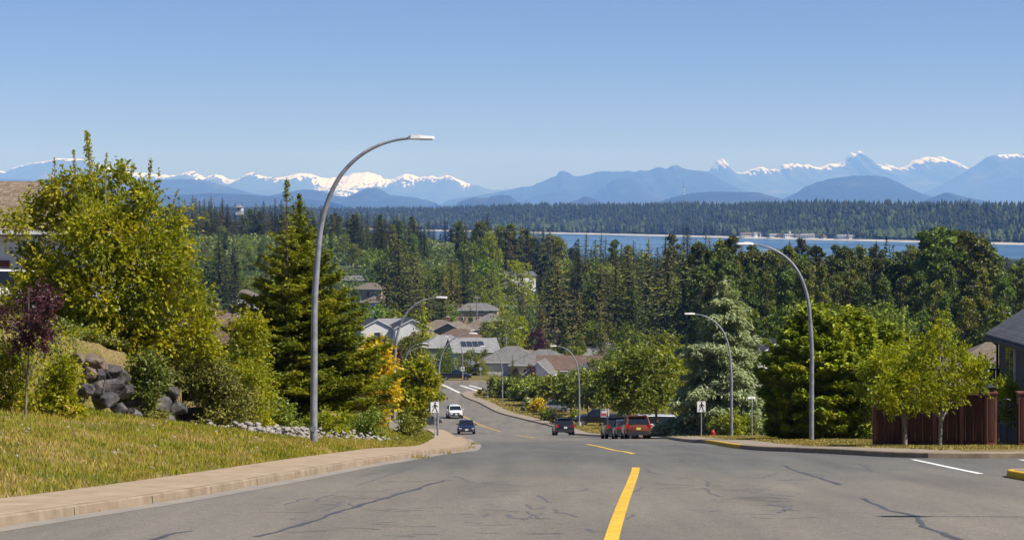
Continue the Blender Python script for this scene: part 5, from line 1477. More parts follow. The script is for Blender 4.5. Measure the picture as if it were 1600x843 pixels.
# ------------------------------------------------------------------ fence and gate at right
M_fence = noisy_mat("red_brown_boards", [(0.3, (0.040, 0.015, 0.010)), (0.5, (0.072, 0.026, 0.018)), (0.7, (0.115, 0.045, 0.032))], 2.0, rough=0.75, bump=0.4, stretch=(6, 6, 0.5))
M_fpost = noisy_mat("red_brown_posts", [(0.3, (0.13, 0.05, 0.036)), (0.7, (0.22, 0.095, 0.07))], 3.0, rough=0.7, bump=0.3, stretch=(3, 3, 0.5))
def fence(pts, tops, label, posts=True):
    x0, y0 = pts[0]; root = empty("board_fence", (x0, y0, gz(x0, y0))); tag(root, label, "fence")
    z0 = root.location.z
    b = MB(); bays = len(pts) - 1
    for i in range(bays):
        (xa, ya), (xb, yb) = pts[i], pts[i + 1]
        L_ = math.dist(pts[i], pts[i + 1]); n = max(2, int(L_ / 0.145)); a = math.atan2(yb - ya, xb - xa)
        for k in range(n):
            t = (k + .5) / n; x = xa + (xb - xa) * t; y = ya + (yb - ya) * t
            g = gz(x, y) - z0; tp = tops[i] - z0 + (0.03 if k % 2 else 0)
            off = 0.012 if k % 2 else -0.012
            b.box((x - x0 - off * math.sin(a), y - y0 + off * math.cos(a), (g + tp) / 2 - 0.05), (L_ / n * 0.985, 0.022, tp - g + 0.1), M_fence, a)
        mx, my = (xa + xb) / 2 - x0, (ya + yb) / 2 - y0
        b2 = MB(); b2.box((mx, my, tops[i] - z0 + 0.06), (L_, 0.12, 0.045), M_fpost, a); b2.build("rail", root)
        b2 = MB(); b2.box((mx + 0.04 * math.sin(a), my - 0.04 * math.cos(a), gz(*pts[i]) - z0 + 0.15), (L_, 0.04, 0.14), M_fence, a); b2.build("rail", root)
        b2 = MB(); b2.box((mx + 0.04 * math.sin(a), my - 0.04 * math.cos(a), tops[i] - z0 - 0.10), (L_, 0.04, 0.12), M_fence, a); b2.build("rail", root)
    b.build("board_panel", root)
    for i, (x, y) in enumerate(pts[1:-1] if not posts else pts):
        p = MB(); g = gz(x, y) - z0; tp = tops[min(i, len(tops) - 1)] - z0 + 0.12
        p.box((x - x0, y - y0 - 0.03, (g + tp) / 2 - .1), (0.13, 0.13, tp - g + .2), M_fpost); p.box((x - x0, y - y0 - 0.03, tp + 0.03), (0.17, 0.17, 0.05), M_fpost); p.build("post", root)
    return root
Yf = 68.0
def ztop(py, Y=Yf): return (HY - py) / F * Y
fence([(at(1366, Yf + 2.5), Yf + 2.5), (at(1412, Yf + 1.8), Yf + 1.8), (at(1460, Yf + 1), Yf + 1), (at(1502, Yf + .5), Yf + .5), (at(1541, Yf), Yf)], [ztop(640), ztop(638), ztop(628), ztop(620)], "reddish brown board fence with its taller end by the iron gate behind two maples")
for px, lb in ((1548, "square red brown gate post capped with a black lantern, left of the iron gate"), (1598, "square red brown gate post right of the iron gate at the frame edge")):
    x = at(px, Yf); root = empty("gate_post", (x, Yf, gz(x, Yf))); tag(root, lb, "post")
    h = ztop(614) - root.location.z
    b = MB(); b.box((0, 0, h / 2 - 0.1), (0.36, 0.34, h + 0.2), M_fpost); b.build("shaft", root)
    b = MB(); b.box((0, -0.182, h / 2 + 0.05), (0.20, 0.02, h - 0.35), M_fence); b.build("panel", root)
    b = MB(); b.box((0, 0, h + 0.03), (0.44, 0.42, 0.06), M_fpost); b.build("cap", root)
    if px == 1548:
        b = MB(); b.box((0, 0, h + 0.14), (0.2, 0.2, 0.16), M_black); b.box((0, 0, h + 0.28), (0.30, 0.30, 0.12), M_black, taper=0.2); b.tube([(0, 0, h + .34), (0, 0, h + .42)], 0.025, M_black, 6); b.build("lantern", root)
root = empty("iron_gate", (at(1573, Yf), Yf, gz(at(1573, Yf), Yf))); tag(root, "black wrought iron gate of thin upright bars between two red brown posts", "gate")
gw = at(1588, Yf) - at(1556, Yf); gh = ztop(632) - root.location.z
b = MB()
for s_ in (-1, 1): b.box((s_ * gw / 2, 0, gh / 2), (0.05, 0.05, gh), M_black)
for z in (0.12, gh * 0.55, gh - 0.02): b.box((0, 0, z), (gw, 0.035, 0.045), M_black)
b.tube([(-gw / 2, 0, gh), (-gw / 4, 0, gh + 0.16), (0, 0, gh + 0.21), (gw / 4, 0, gh + 0.16), (gw / 2, 0, gh)], 0.02, M_black, 6)
b.build("frame", root)
b = MB()
for k in range(1, 7): b.tube([(-gw / 2 + gw * k / 7, 0, 0.1), (-gw / 2 + gw * k / 7, 0, gh + 0.12 * math.sin(math.pi * k / 7))], 0.011, M_black, 5)
b.build("bar", root)

# ------------------------------------------------------------------ street lamps
M_lampw = noisy_mat("lamp_head_paint", [(0.3, (0.68, 0.67, 0.63)), (0.7, (0.78, 0.77, 0.73))], 5, rough=0.4, bump=0)
M_lens = new_mat("lamp_lens", (0.55, 0.55, 0.52), 0.2, 0, 0.6)
M_conc = noisy_mat("footing_concrete", [(0.3, (0.36, 0.34, 0.30)), (0.7, (0.48, 0.46, 0.42))], 3, bump=0.3)
def make_lamp():
    root = empty("street_lamp", (0, 0, 0))
    zc = [(0, 0), (0, 2.0), (0.0, 3.9), (0.06, 5.2), (0.16, 6.3), (0.34, 7.05), (0.62, 7.70), (1.0, 8.20), (1.45, 8.56), (1.95, 8.80), (2.4, 8.92), (2.72, 8.96)]
    # smooth the curve
    P = []
    fx = hermite(range(len(zc)), [p[0] for p in zc]); fz = hermite(range(len(zc)), [p[1] for p in zc])
    for t in np.linspace(0, len(zc) - 1, 40): P.append((float(fx(t)), 0, float(fz(t))))
    rad = [0.108 - 0.070 * min(1, k / 34) for k in range(40)]
    b = MB(); b.vtube(P, rad, M_galv, 12); b.build("pole", root, smooth=True)
    b = MB(); b.tube([(0, 0, -0.5), (0, 0, 0.06)], 0.24, M_conc, 14); b.build("footing", root)
    b = MB(); b.box((0, 0, 0.075), (0.36, 0.36, 0.03), M_galv)
    for sx in (-1, 1):
        for sy in (-1, 1): b.tube([(sx * .14, sy * .14, .08), (sx * .14, sy * .14, .14)], 0.018, M_galv, 6)
    b.build("base_plate", root)
    b = MB(); b.tube([(0, -0.112, 0.62), (0, -0.128, 0.62)], 0.085, M_galv, 12); b.build("hand_hole_cover", root)
    h = MB()
    sec = [(2.66, 0.05, 0.05), (2.74, 0.11, 0.07), (3.0, 0.16, 0.085), (3.10, 0.17, 0.06), (3.36, 0.16, 0.05), (3.42, 0.10, 0.03)]
    v = []; fcs = []
    for (x, w, t) in sec:
        zt = 8.97
        v += [(x, -w, zt - 0.02), (x, -w * .75, zt + t), (x, w * .75, zt + t), (x, w, zt - 0.02), (x, w * .85, zt - 0.055), (x, -w * .85, zt - 0.055)]
    for i in range(len(sec) - 1):
        for k in range(6): fcs.append((i * 6 + k, i * 6 + (k + 1) % 6, i * 6 + 6 + (k + 1) % 6, i * 6 + 6 + k))
    fcs += [tuple(range(5, -1, -1)), tuple(range(30, 36))]
    h.add(v, fcs, M_lampw); ho = h.build("lamp_head", root)
    b = MB(); b.box((3.18, 0, 8.912), (0.34, 0.2, 0.012), M_lens); b.build("lens", ho)
    return root
def copy_tree(o, parent=None):
    c = o.copy(); col.objects.link(c); c.parent = parent
    for ch_ in list(o.children): copy_tree(ch_, c)
    return c
lamp0 = make_lamp(); first = True
lamp_list = []
def lamp(px, base_y, Y, rz, label, sc=1.0, lean=0.0):
    global first
    o = lamp0 if first else copy_tree(lamp0)
    first = False
    x = at(px, Y); z = (HY - base_y) / F * Y if base_y else gz(x, Y)
    o.location = (x, Y, z + 0.02); o.rotation_euler = (0, lean, rz); o.scale = (sc, sc, sc)
    tag(o, label, "street lamp", "curved galvanised street lamps along the road"); lamp_list.append((px, Y))
    return o
lamp(490, 703, 55.2, 0, "tallest and nearest curved street lamp, arching right over the left pavement", 1.0, 0.006)
lamp(616, 682, 124, 0, "second curved street lamp on a concrete block beside the golden tree")
lamp(684, 683, 166, 0, "curved lamp right behind the left walking person sign")
lamp(1268, 693, 86.5, math.pi, "tall curved lamp arching left in front of the golden cypress", 1.0, -0.004)
lamp(1143, 684, 139, math.pi, "curved lamp arching left in front of the blue grey cedar")
lamp(905, 660, 225, math.pi, "curved lamp arching left beside the black pickup", 1.0)
lamp(785, 633, 291, math.pi, "curved lamp arching left above the garden verge and low shrub trees", 1.0)
lamp(723, 599, 338, math.pi, "lamp at the end of the road carrying a small square sign", 0.92)
lamp(790, None, 395, 0, "lamp whose head shows just right of the corner house lamp", 1.0)
lamp(575, None, 300, math.pi, "slender distant lamp arching left behind the golden tree", 1.05)
lamp(628, None, 262, 0, "upper one of the two lamp heads above the purple tree", 1.0)
lamp(631, None, 290, 0, "lower one of the two lamp heads above the purple tree", 1.02)
lamp(2660, None, 25.8, math.pi, "lamp just out of view whose arm shadow falls on the road at lower right", 1.0)
# concrete block of the second lamp
x = at(616, 124); b = MB(); b.box((0, 0, 0.35), (0.75, 0.75, 1.0), M_conc, taper=0.8)
o = b.build("concrete_base", loc=(x, 124.0, gz(x, 124) - 0.25)); tag(o, "pale tapered concrete block round the foot of the second street lamp", "base")

# ------------------------------------------------------------------ signs
M_signw = noisy_mat("sign_white", [(0.3, (0.72, 0.72, 0.70)), (0.7, (0.80, 0.80, 0.78))], 4, rough=0.4, bump=0)
M_signk = new_mat("sign_black", (0.012, 0.012, 0.013), 0.5)
M_steel = noisy_mat("post_steel", [(0.3, (0.30, 0.31, 0.32)), (0.7, (0.42, 0.43, 0.44))], 6, rough=0.5, bump=0)
def walker(b, cx, cz, s_, y):
    """walking figure: head, torso, two legs astride, swinging arms"""
    n = 12
    b.poly_prism([(cx + s_ * (0.02 + 0.085 * math.cos(2 * math.pi * k / n)), cz + s_ * (0.40 + 0.085 * math.sin(2 * math.pi * k / n))) for k in range(n)], y, y - 0.008, M_signk)
    for pl in ([(-0.07, 0.29), (0.09, 0.29), (0.10, 0.02), (-0.07, 0.02)],
               [(-0.07, 0.04), (0.03, 0.04), (-0.09, -0.20), (-0.24, -0.43), (-0.31, -0.38), (-0.18, -0.18)],
               [(0.0, 0.04), (0.10, 0.04), (0.17, -0.16), (0.22, -0.40), (0.33, -0.40), (0.33, -0.45), (0.15, -0.45), (0.08, -0.17)],
               [(-0.06, 0.29), (-0.22, 0.12), (-0.22, -0.04), (-0.17, -0.04), (-0.16, 0.09), (-0.05, 0.19)],
               [(0.07, 0.29), (0.22, 0.16), (0.32, 0.05), (0.28, 0.01), (0.17, 0.10), (0.06, 0.18)]):
        b.poly_prism([(cx + s_ * p, cz + s_ * q) for p, q in pl], y + 0.0, y - 0.007 - 0.0005 * len(pl), M_signk)
def ped_sign(px, base_y, Y, top_y, label, flip=1, rz=0.0):
    x = at(px, Y); z = (HY - base_y) / F * Y; h = (HY - top_y) / F * Y - z
    root = empty("crossing_sign", (x, Y, z), rz); tag(root, label, "sign")
    b = MB(); b.tube([(0, 0.03, -0.3), (0, 0.03, h - 0.1)], 0.032, M_steel, 8); b.build("post", root)
    b = MB(); w, hh = 0.62, 0.75
    b.box((0, 0, h - hh / 2), (w, 0.012, hh), M_signw); pn = b.build("sign_panel", root)
    b = MB(); walker(b, 0, h - hh / 2, 0.68 * 1.0, -0.007); so = b.build("symbol", pn)
    if flip < 0: so.scale = (-1, 1, 1)
    b = MB()
    for s_ in (-1, 1):
        b.box((s_ * (w / 2 - 0.012), -0.0085, h - hh / 2), (0.014, 0.004, hh - 0.02), M_signk)
        b.box((0, -0.0085, h - hh / 2 + s_ * (hh / 2 - 0.012)), (w - 0.04, 0.004, 0.014), M_signk)
    b.build("border", pn)
ped_sign(679.5, 684, 129, 627, "white walking person sign on a post at the left kerb before the cars", rz=R(14))
ped_sign(1096, 686, 129, 626, "white walking person sign on a post at the right kerb by the blue grey cedar", rz=R(10))
# small square sign on the end lamp, bus-stop like sign seen edge on, street name sign
root = empty("crossing_sign", (at(723, 337.6), 337.6, -31.9)); tag(root, "small white sign with a black figure strapped to the lamp at the road end", "sign")
b = MB(); b.box((0, -0.15, 2.55), (0.62, 0.012, 0.75), M_signw); pn = b.build("sign_panel", root)
b = MB(); walker(b, 0, 2.55, 0.68, -0.158); b.build("symbol", pn)
b = MB(); b.tube([(0, 0.05, -0.2), (0, 0.05, 3.0)], 0.03, M_steel, 6); b.build("post", root)
b = MB(); b.box((0, 0.0, 1.0), (0.14, 0.03, 0.5), M_yellow); b.build("marker", root)
x, Y = at(1175, 128), 128.0
root = empty("sign_pole", (x, Y, (HY - 690) / F * Y)); tag(root, "thin pole with two sign blades seen almost edge on right of the cedar lamp", "sign")
b = MB(); b.tube([(0, 0, -.2), (0, 0, 3.0)], 0.03, M_steel, 8); b.build("post", root)
b = MB(); b.box((-0.03, 0, 2.95), (0.62, 0.02, 0.14), M_signw, rot=R(30)); b.box((0.0, 0, 2.78), (0.03, 0.45, 0.16), M_signw); b.build("sign_panel", root)
x, Y = at(750, 341), 348.0
root = empty("sign_pole", (x, Y, gz(x, Y))); tag(root, "thin grey pole with a small round sign beside the dark pickup", "sign")
b = MB(); b.tube([(0, 0, -.2), (0, 0, 2.3)], 0.035, M_steel, 8); b.build("post", root)
b = MB(); b.tube([(0, -.03, 2.1), (0, -.05, 2.1)], 0.3, M_steel, 12); b.build("sign_panel", root)
# estate agent's post with hanging board
x, Y = at(951, 190), 190.0
root = empty("hanging_sign", (x, Y, (HY - 668) / F * Y + 0.1)); tag(root, "white post with a hanging red and white board in front of the black pickup", "sign")
M_redp = new_mat("faded_red_print", (0.45, 0.10, 0.08), 0.5)
b = MB(); b.box((0, 0, 0.9), (0.1, 0.1, 2.0), M_signw); b.box((-0.45, 0, 1.75), (0.95, 0.07, 0.08), M_signw); b.build("post", root)
b = MB(); b.box((-0.48, 0, 1.30), (0.62, 0.03, 0.62), M_signw); pn = b.build("sign_panel", root)
b = MB(); b.box((-0.48, -0.019, 1.22), (0.56, 0.006, 0.30), M_redp); b.build("printed_band", pn)

# fire hydrant
M_hyd = noisy_mat("red_paint", [(0.3, (0.40, 0.02, 0.02)), (0.7, (0.55, 0.04, 0.03))], 6, rough=0.45, bump=0)
x, Y = at(1114, 131), 131.0
root = empty("fire_hydrant", (x, Y, (HY - 685) / F * Y)); tag(root, "small red fire hydrant between the walking person sign and the cedar lamp", "hydrant")
b = MB(); b.tube([(0, 0, -.1), (0, 0, .06), (0, 0, .07), (0, 0, .42), (0, 0, .43), (0, 0, .47), (0, 0, .55), (0, 0, .60)], [.15, .15, .10, .10, .135, .135, .09, .03], M_hyd, 12); b.build("barrel", root)
b = MB(); b.tube([(-.20, 0, .33), (.20, 0, .33)], .055, M_hyd, 8); b.tube([(0, -.19, .3), (0, 0, .3)], .07, M_hyd, 8); b.build("nozzle", root)
b = MB(); b.tube([(0, 0, .6), (0, 0, .66)], .025, M_hyd, 5); b.build("stem_nut", root)

# power poles and lines
M_pole = noisy_mat("weathered_pole", [(0.3, (0.20, 0.18, 0.15)), (0.7, (0.34, 0.31, 0.27))], 3, bump=0.3, stretch=(1, 1, .2))
poles = [(745, 462, 610, "wooden power pole in front of the grey two storey roof"), (698, 474, 590, "short pole left of the grey two storey roof"), (869, 474, 600, "power pole standing among the conifers right of the bushy one"), (571, 421, 900, "thin far power pole beside the flat white building"),
         (668, 386, 1150, "tiny far power pole left of the clearing house")]
for (px, tp, Y, lb) in poles:
    x = at(px, Y); z = gz(x, Y); h = (HY - tp) / F * Y - z
    root = empty("power_pole", (x, Y, z)); tag(root, lb, "power pole")
    b = MB(); b.tube([(0, 0, -1), (0, 0, h)], [0.2, 0.13], M_pole, 8); b.build("pole", root)
    b = MB(); b.box((0, 0, h - 0.7), (2.2, 0.12, 0.14), M_pole, R(15)); b.build("crossarm", root)
    b = MB()
    for s_ in (-0.95, -0.3, 0.95): b.tube([(s_, s_ * .26, h - .63), (s_, s_ * .26, h - .35)], 0.06, M_trim, 6)
    b.build("insulator", root)
def wire(name, a, c, sag, label):
    b = MB(); pts = []
    for k in range(25):
        t = k / 24; pts.append((a[0] + (c[0] - a[0]) * t, a[1] + (c[1] - a[1]) * t, a[2] + (c[2] - a[2]) * t - sag * 4 * t * (1 - t)))
    b.tube(pts, 0.045, M_steel, 5); tag(b.build(name), label, "cable")
def wp(px, py, Y): return (at(px, Y), Y, (HY - py) / F * Y)
wire("overhead_cable", wp(300, 474, 600), wp(698, 476, 600), 0.5, "overhead cable crossing left of the short power pole")
wire("overhead_cable", wp(698, 475, 600), wp(869, 476, 600), 0.4, "overhead cable between the poles over the grey two storey roof")
wire("overhead_cable", wp(869, 475, 600), wp(1010, 473, 600), 0.6, "overhead cable running right into the dark wood")

# ------------------------------------------------------------------ the bank on the left: boulders, creepers, shrubs
import bmesh
M_rock = noisy_mat("dark_boulder", [(0.3, (0.035, 0.033, 0.036)), (0.5, (0.075, 0.07, 0.07)), (0.66, (0.17, 0.15, 0.135))], 2.6, rough=0.85, bump=0.7, bscale=9, bdist=0.04)
M_rockb = noisy_mat("brown_boulder", [(0.3, (0.08, 0.06, 0.045)), (0.7, (0.19, 0.145, 0.11))], 2.6, rough=0.9, bump=0.7, bscale=9, bdist=0.04)
M_cob = noisy_mat("pale_cobbles", [(0.3, (0.20, 0.18, 0.155)), (0.7, (0.42, 0.39, 0.345))], 3.0, rough=0.9, bump=0.4)
def rock_hull(size, seed, n=16):
    r = random.Random(seed); bm = bmesh.new()
    for k in range(n):
        v = Vector((r.gauss(0, 1), r.gauss(0, 1), r.gauss(0, 1))).normalized() * r.uniform(0.8, 1.0)
        bm.verts.new((v.x * size[0], v.y * size[1], v.z * size[2]))
    res = bmesh.ops.convex_hull(bm, input=bm.verts)
    for g in [e for e in res['geom_interior'] if isinstance(e, bmesh.types.BMVert)]: bm.verts.remove(g)
    if n > 10:
        bmesh.ops.bevel(bm, geom=list(bm.edges), offset=min(size) * 0.07, segments=1, affect='EDGES')
        bmesh.ops.triangulate(bm, faces=bm.faces)
        bmesh.ops.subdivide_edges(bm, edges=bm.edges, cuts=2, use_grid_fill=True)
        for v in bm.verts:
            q = v.co / max(size); w = float(fbm(np.array(q.x * 3.1 + q.y * 1.7 + seed), np.array(q.z * 3.1 - q.y * 2.3), seed, 4)) - 0.47
            v.co *= 1 + 0.30 * w
    return bm
wall = empty("boulder_wall", (at(170, 54), 54, gz(at(170, 54), 54))); tag(wall, "retaining wall of stacked dark grey boulders half hidden by creepers on the left bank", "wall")
wl = wall.location.copy()
bs = [(143, 566, 15, 13, 1), (160, 568, 12, 12, 1), (150, 590, 15, 14, 0), (174, 578, 15, 13, 0), (176, 605, 19, 16, 0), (152, 604, 13, 14, 0), (162, 627, 19, 14, 0), (195, 610, 12, 13, 0), (188, 640, 14, 11, 0), (178, 650, 12, 7, 0), (205, 648, 15, 12, 0), (225, 655, 14, 10, 0),
      (252, 636, 15, 20, 0), (257, 656, 14, 11, 0), (276, 640, 12, 14, 0), (295, 618, 9, 12, 0), (296, 645, 15, 14, 0), (280, 668, 14, 10, 0), (299, 670, 15, 12, 0), (240, 665, 10, 8, 0), (137, 582, 10, 12, 1), (135, 612, 10, 14, 0), (268, 615, 12, 12, 0), (215, 630, 14, 14, 0), (235, 640, 13, 15, 0), (120, 560, 12, 9, 1), (190, 590, 10, 12, 0)]
for i, (px, py, rx, rz, k) in enumerate(bs):
    Yb = 53.5 + (px - 140) * 0.052 + (650 - py) * 0.006
    sx, sz = rx * 1.32 / F * Yb, rz * 1.28 / F * Yb
    bm = rock_hull((sx, (sx + sz) * 0.6, sz), i * 7 + 3)
    me = bpy.data.meshes.new("boulder"); bm.to_mesh(me); bm.free(); me.materials.append(M_rockb if k else M_rock)
    o = mesh_obj("boulder", me, wall, (at(px, Yb) - wl.x, Yb + 0.1 - wl.y, (HY - py) / F * Yb - wl.z)); o.rotation_euler = (0, 0, i * 1.3)

def cobbles(name, n, fn, size, mat, label, seed):
    r = np.random.default_rng(seed); protos = []
    for k in range(5):
        bm = rock_hull((1, 0.85, 0.6), seed + k, 9); bmesh.ops.triangulate(bm, faces=bm.faces)
        bm.verts.index_update(); protos.append((np.array([v.co[:] for v in bm.verts]), np.array([[v.index for v in f.verts] for f in bm.faces]))); bm.free()
    V, T = [], []; o = 0
    for i in range(n):
        x, y = fn(r); v, t = protos[i % 5]; s_ = size * r.uniform(0.45, 1.3); a = r.uniform(0, 6.28); c, q = math.cos(a), math.sin(a)
        w = v @ np.array([[c, q, 0], [-q, c, 0], [0, 0, 1]]) * s_
        w = w + np.array([x, y, gz(x, y) + s_ * 0.35 + (0.30 * r.random() * r.random() if size > .1 else 0)])
        V.append(w); T.append(t + o); o += len(v)
    return tag(mesh_obj(name, np_mesh(name, np.concatenate(V), np.concatenate(T), [mat])), label, "stones", kind="stuff")
def fn_pile(r):
    Y = r.uniform(57, 73); px = np.interp(Y, [57, 65, 73], [395, 440, 545]) + r.normal(0, 38)
    return at(min(px, 620), Y), Y
cobbles("loose_stones", 900, fn_pile, 0.13, M_cob, "pale loose cobbles spread round the foot of the nearest street lamp", 3)
def fn_sc(r):
    Y = r.uniform(34, 64); return float(XL(Y)) - r.uniform(2.6, 8), Y
cobbles("scattered_stones", 130, fn_sc, 0.07, M_cob, "scattered small pale stones in the grass of the left bank", 9)

def cover(name, n, sampler, size, mat, label, seed, thick=0.35, cat="creeper"):
    r = np.random.default_rng(seed); X, Y = sampler(r, n)
    Z0 = ground(X, Y); e = 0.25
    gx = (ground(X + e, Y) - ground(X - e, Y)) / (2 * e); gy = (ground(X, Y + e) - ground(X, Y - e)) / (2 * e)
    Nn = np.stack([-gx, -gy, np.ones_like(X)], 1); Nn /= np.linalg.norm(Nn, axis=1)[:, None]
    lump = fbm(X / 1.1, Y / 1.6, seed, 4)
    C = np.stack([X, Y, Z0], 1) + Nn * (thick * (0.15 + 1.7 * np.clip(lump - 0.25, 0, 1)) * (0.45 + 0.55 * r.random(len(X))))[:, None]
    D = rnd_dirs(len(X), r) + np.array([0.3, -0.3, -0.3]); D /= np.linalg.norm(D, axis=1)[:, None]
    W = np.cross(D, Nn + rnd_dirs(len(X), r) * 0.7); W /= np.linalg.norm(W, axis=1)[:, None] + 1e-9
    s_ = size * r.uniform(0.6, 1.4, len(X))
    V, T = leaves(C, D, W, s_, s_ * 0.7)
    return tag(mesh_obj(name, np_mesh(name, V, T, [mat])), label, cat, kind="stuff")
def strip_sampler(y0, y1, a, b, skip=()):
    def f(r, n):
        Y = r.uniform(y0, y1, n); X = XW(Y) - r.uniform(a, b, n)
        px = 800 + X / Y * F
        k = np.ones(n, bool)
        for p0, p1 in skip: k &= ~((px > p0) & (px < p1) & (XW(Y) - X < 0.9))
        return X[k], Y[k]
    return f
cover("bank_creeper", 30000, strip_sampler(57, 82, -1.2, 1.8, ((120, 210), (262, 308))), 0.085, LM['brownivy'], "brownish green creeper hanging over the slope beside the boulder wall", 12, 0.5)
cover("bank_ivy", 30000, strip_sampler(46, 84, -0.3, 3.5, ((120, 210), (262, 308))), 0.095, LM['ivy'], "green ivy spilling over the top of the boulder wall", 13, 0.6)
cover("bank_undergrowth", 22000, strip_sampler(40, 58, -0.6, 4.5, ((118, 215),)), 0.09, LM['pear'], "weedy undergrowth on the terrace edge at the far left", 14, 0.8, "undergrowth")

def shrub(px, Y, lst, n, size, matk, label, name="shrub", base_y=None, cat="shrub", depth=0.5, sc=1.0, stems=True, flowers=None, **kw):
    x0 = at(px, Y); z0 = gz(x0, Y) if base_y is None else (HY - base_y) / F * Y
    r = np.random.default_rng(int(px) + int(Y * 10))
    bl = [(at(a, Y) - x0, r.uniform(-depth, depth), (HY - b) / F * Y - z0, c * sc / F * Y) for a, b, c in lst]
    (V, T), (tv, tt) = leafy_mesh(name, bl, n, size, LM[matk], int(px), 0.25, 0.03, M_bark, shell=kw.pop('shell', 0.35), stray=kw.pop('stray', 0.14), **kw)
    root = empty(name, (x0, Y, z0)); tag(root, label, cat)
    mesh_obj("foliage", np_mesh("foliage", V, T, [LM[matk]]), root)
    mesh_obj("stem", np_mesh("stem", tv, tt, [M_bark]), root)
    if flowers:
        cnt, fm, fs = flowers
        fv = []; C = []
        for k in range(cnt):
            b_ = bl[int(r.integers(len(bl)))]; d = rnd_dirs(1, r)[0]; d[1] = -abs(d[1]); C.append(np.array(b_[:3]) + d * b_[3] * 1.02)
        C = np.repeat(np.array(C), 6, 0); D = rnd_dirs(len(C), r); D[:, 1] -= 0.5; D /= np.linalg.norm(D, axis=1)[:, None]
        V, T = leaves(C, D, perp(D, r), fs, fs * 0.7)
        mesh_obj("blossom", np_mesh("blossom", V, T, [fm]), root)
    return root
M_pink = new_mat("pink_petals", (0.70, 0.30, 0.42), 0.5); M_whitep = new_mat("white_petals", (0.80, 0.78, 0.74), 0.5); M_redpet = new_mat("red_petals", (0.5, 0.05, 0.04), 0.5)
def auto_blobs(x0, x1, y0, y1, n, seed, rmin=0.16, rmax=0.30):
    r = random.Random(seed); w = x1 - x0; h = y1 - y0; out = []
    for k in range(n):
        t = (k + .5) / n; y = y1 - h * t * 0.92
        half = w / 2 * (math.sin(math.pi * min(1, 0.30 + 0.62 * t)) ** 0.7)
        rad = r.uniform(rmin, rmax) * min(w, h) * 1.15
        out.append(((x0 + x1) / 2 + r.uniform(-1, 1) * max(0, half - rad * .7), max(y, y0 + rad * 0.8), rad))
    return out
shrub(98, 50.5, auto_blobs(60, 142, 556, 688, 22, 1), 7500, 0.085, 'pear', "rose bush with a few pink blossoms in front of the boulder wall", "rose_bush", flowers=(7, M_pink, 0.07))
shrub(20, 50, auto_blobs(-25, 66, 530, 672, 20, 2), 6500, 0.085, 'pear', "sprawling yellow green shrub at the left edge of the grass bank")
shrub(55, 55, auto_blobs(20, 110, 545, 640, 14, 22), 4000, 0.085, 'ivy', "darker shrub behind the purple plum tree")
shrub(225, 57.5, auto_blobs(186, 268, 550, 618, 20, 3), 7500, 0.085, 'ivy', "ivy clump hanging over the middle of the boulder wall")
shrub(236, 58.0, auto_blobs(214, 250, 590, 640, 7, 33), 1500, 0.08, 'pear', "yellow green clump growing between the boulders")
shrub(285, 61.5, [(285, 585, 24), (300, 588, 26), (265, 590, 20), (340, 590, 30), (370, 620, 30), (372, 655, 30), (350, 605, 30), (262, 588, 20), (322, 612, 26), (338, 640, 30), (345, 665, 26), (330, 668, 20), (305, 585, 22), (340, 610, 30), (322, 585, 26), (356, 640, 28), (362, 665, 22), (335, 590, 26), (330, 660, 22)], 27000, 0.075, 'brownivy', "rounded brownish creeper mound right of the boulder wall", depth=0.5, sc=1.05, stray=0.05)
shrub(385, 66, auto_blobs(335, 436, 560, 690, 26, 4), 9500, 0.095, 'pear', "rank yellow green brambles between the creeper mound and the conifer")
shrub(300, 67, auto_blobs(240, 362, 520, 610, 20, 5), 9000, 0.10, 'pear', "yellow green hedge top above the creeper mound")
shrub(315, 64, auto_blobs(262, 350, 556, 600, 12, 51), 5000, 0.09, 'larch', "low spreading yellow green bush on top of the bank")
shrub(385, 72, auto_blobs(348, 432, 484, 620, 22, 6), 8000, 0.105, 'pear', "bright laurel in front of the red brown roof")
shrub(360, 75, auto_blobs(322, 398, 540, 650, 14, 61), 5000, 0.10, 'green', "dark leafed shrub deep behind the brambles")
shrub(215, 62, auto_blobs(150, 300, 500, 590, 22, 7), 9500, 0.10, 'pear', "green thicket at the foot of the big yellow green tree")
shrub(80, 58, auto_blobs(20, 160, 505, 575, 18, 71), 6500, 0.09, 'ivy', "shady thicket on the terrace behind the plum tree")
shrub(500, 68, auto_blobs(455, 560, 640, 694, 14, 8), 4500, 0.09, 'lime', "low leafy weeds behind the foot of the nearest lamp")
shrub(560, 74, auto_blobs(535, 615, 640, 692, 12, 9), 3500, 0.095, 'green', "low dark shrub under the right side of the conifer")
shrub(430, 70, auto_blobs(405, 475, 628, 690, 12, 91), 3800, 0.095, 'green', "low shrub under the left side of the conifer")
shrub(632, 112, auto_blobs(605, 655, 640, 686, 8, 92), 1700, 0.14, 'green', "low shrub right of the concrete lamp block")
shrub(654, 140, auto_blobs(640, 672, 645, 668, 6, 93), 1200, 0.15, 'green', "small trimmed bush under the bronze tinged tree")
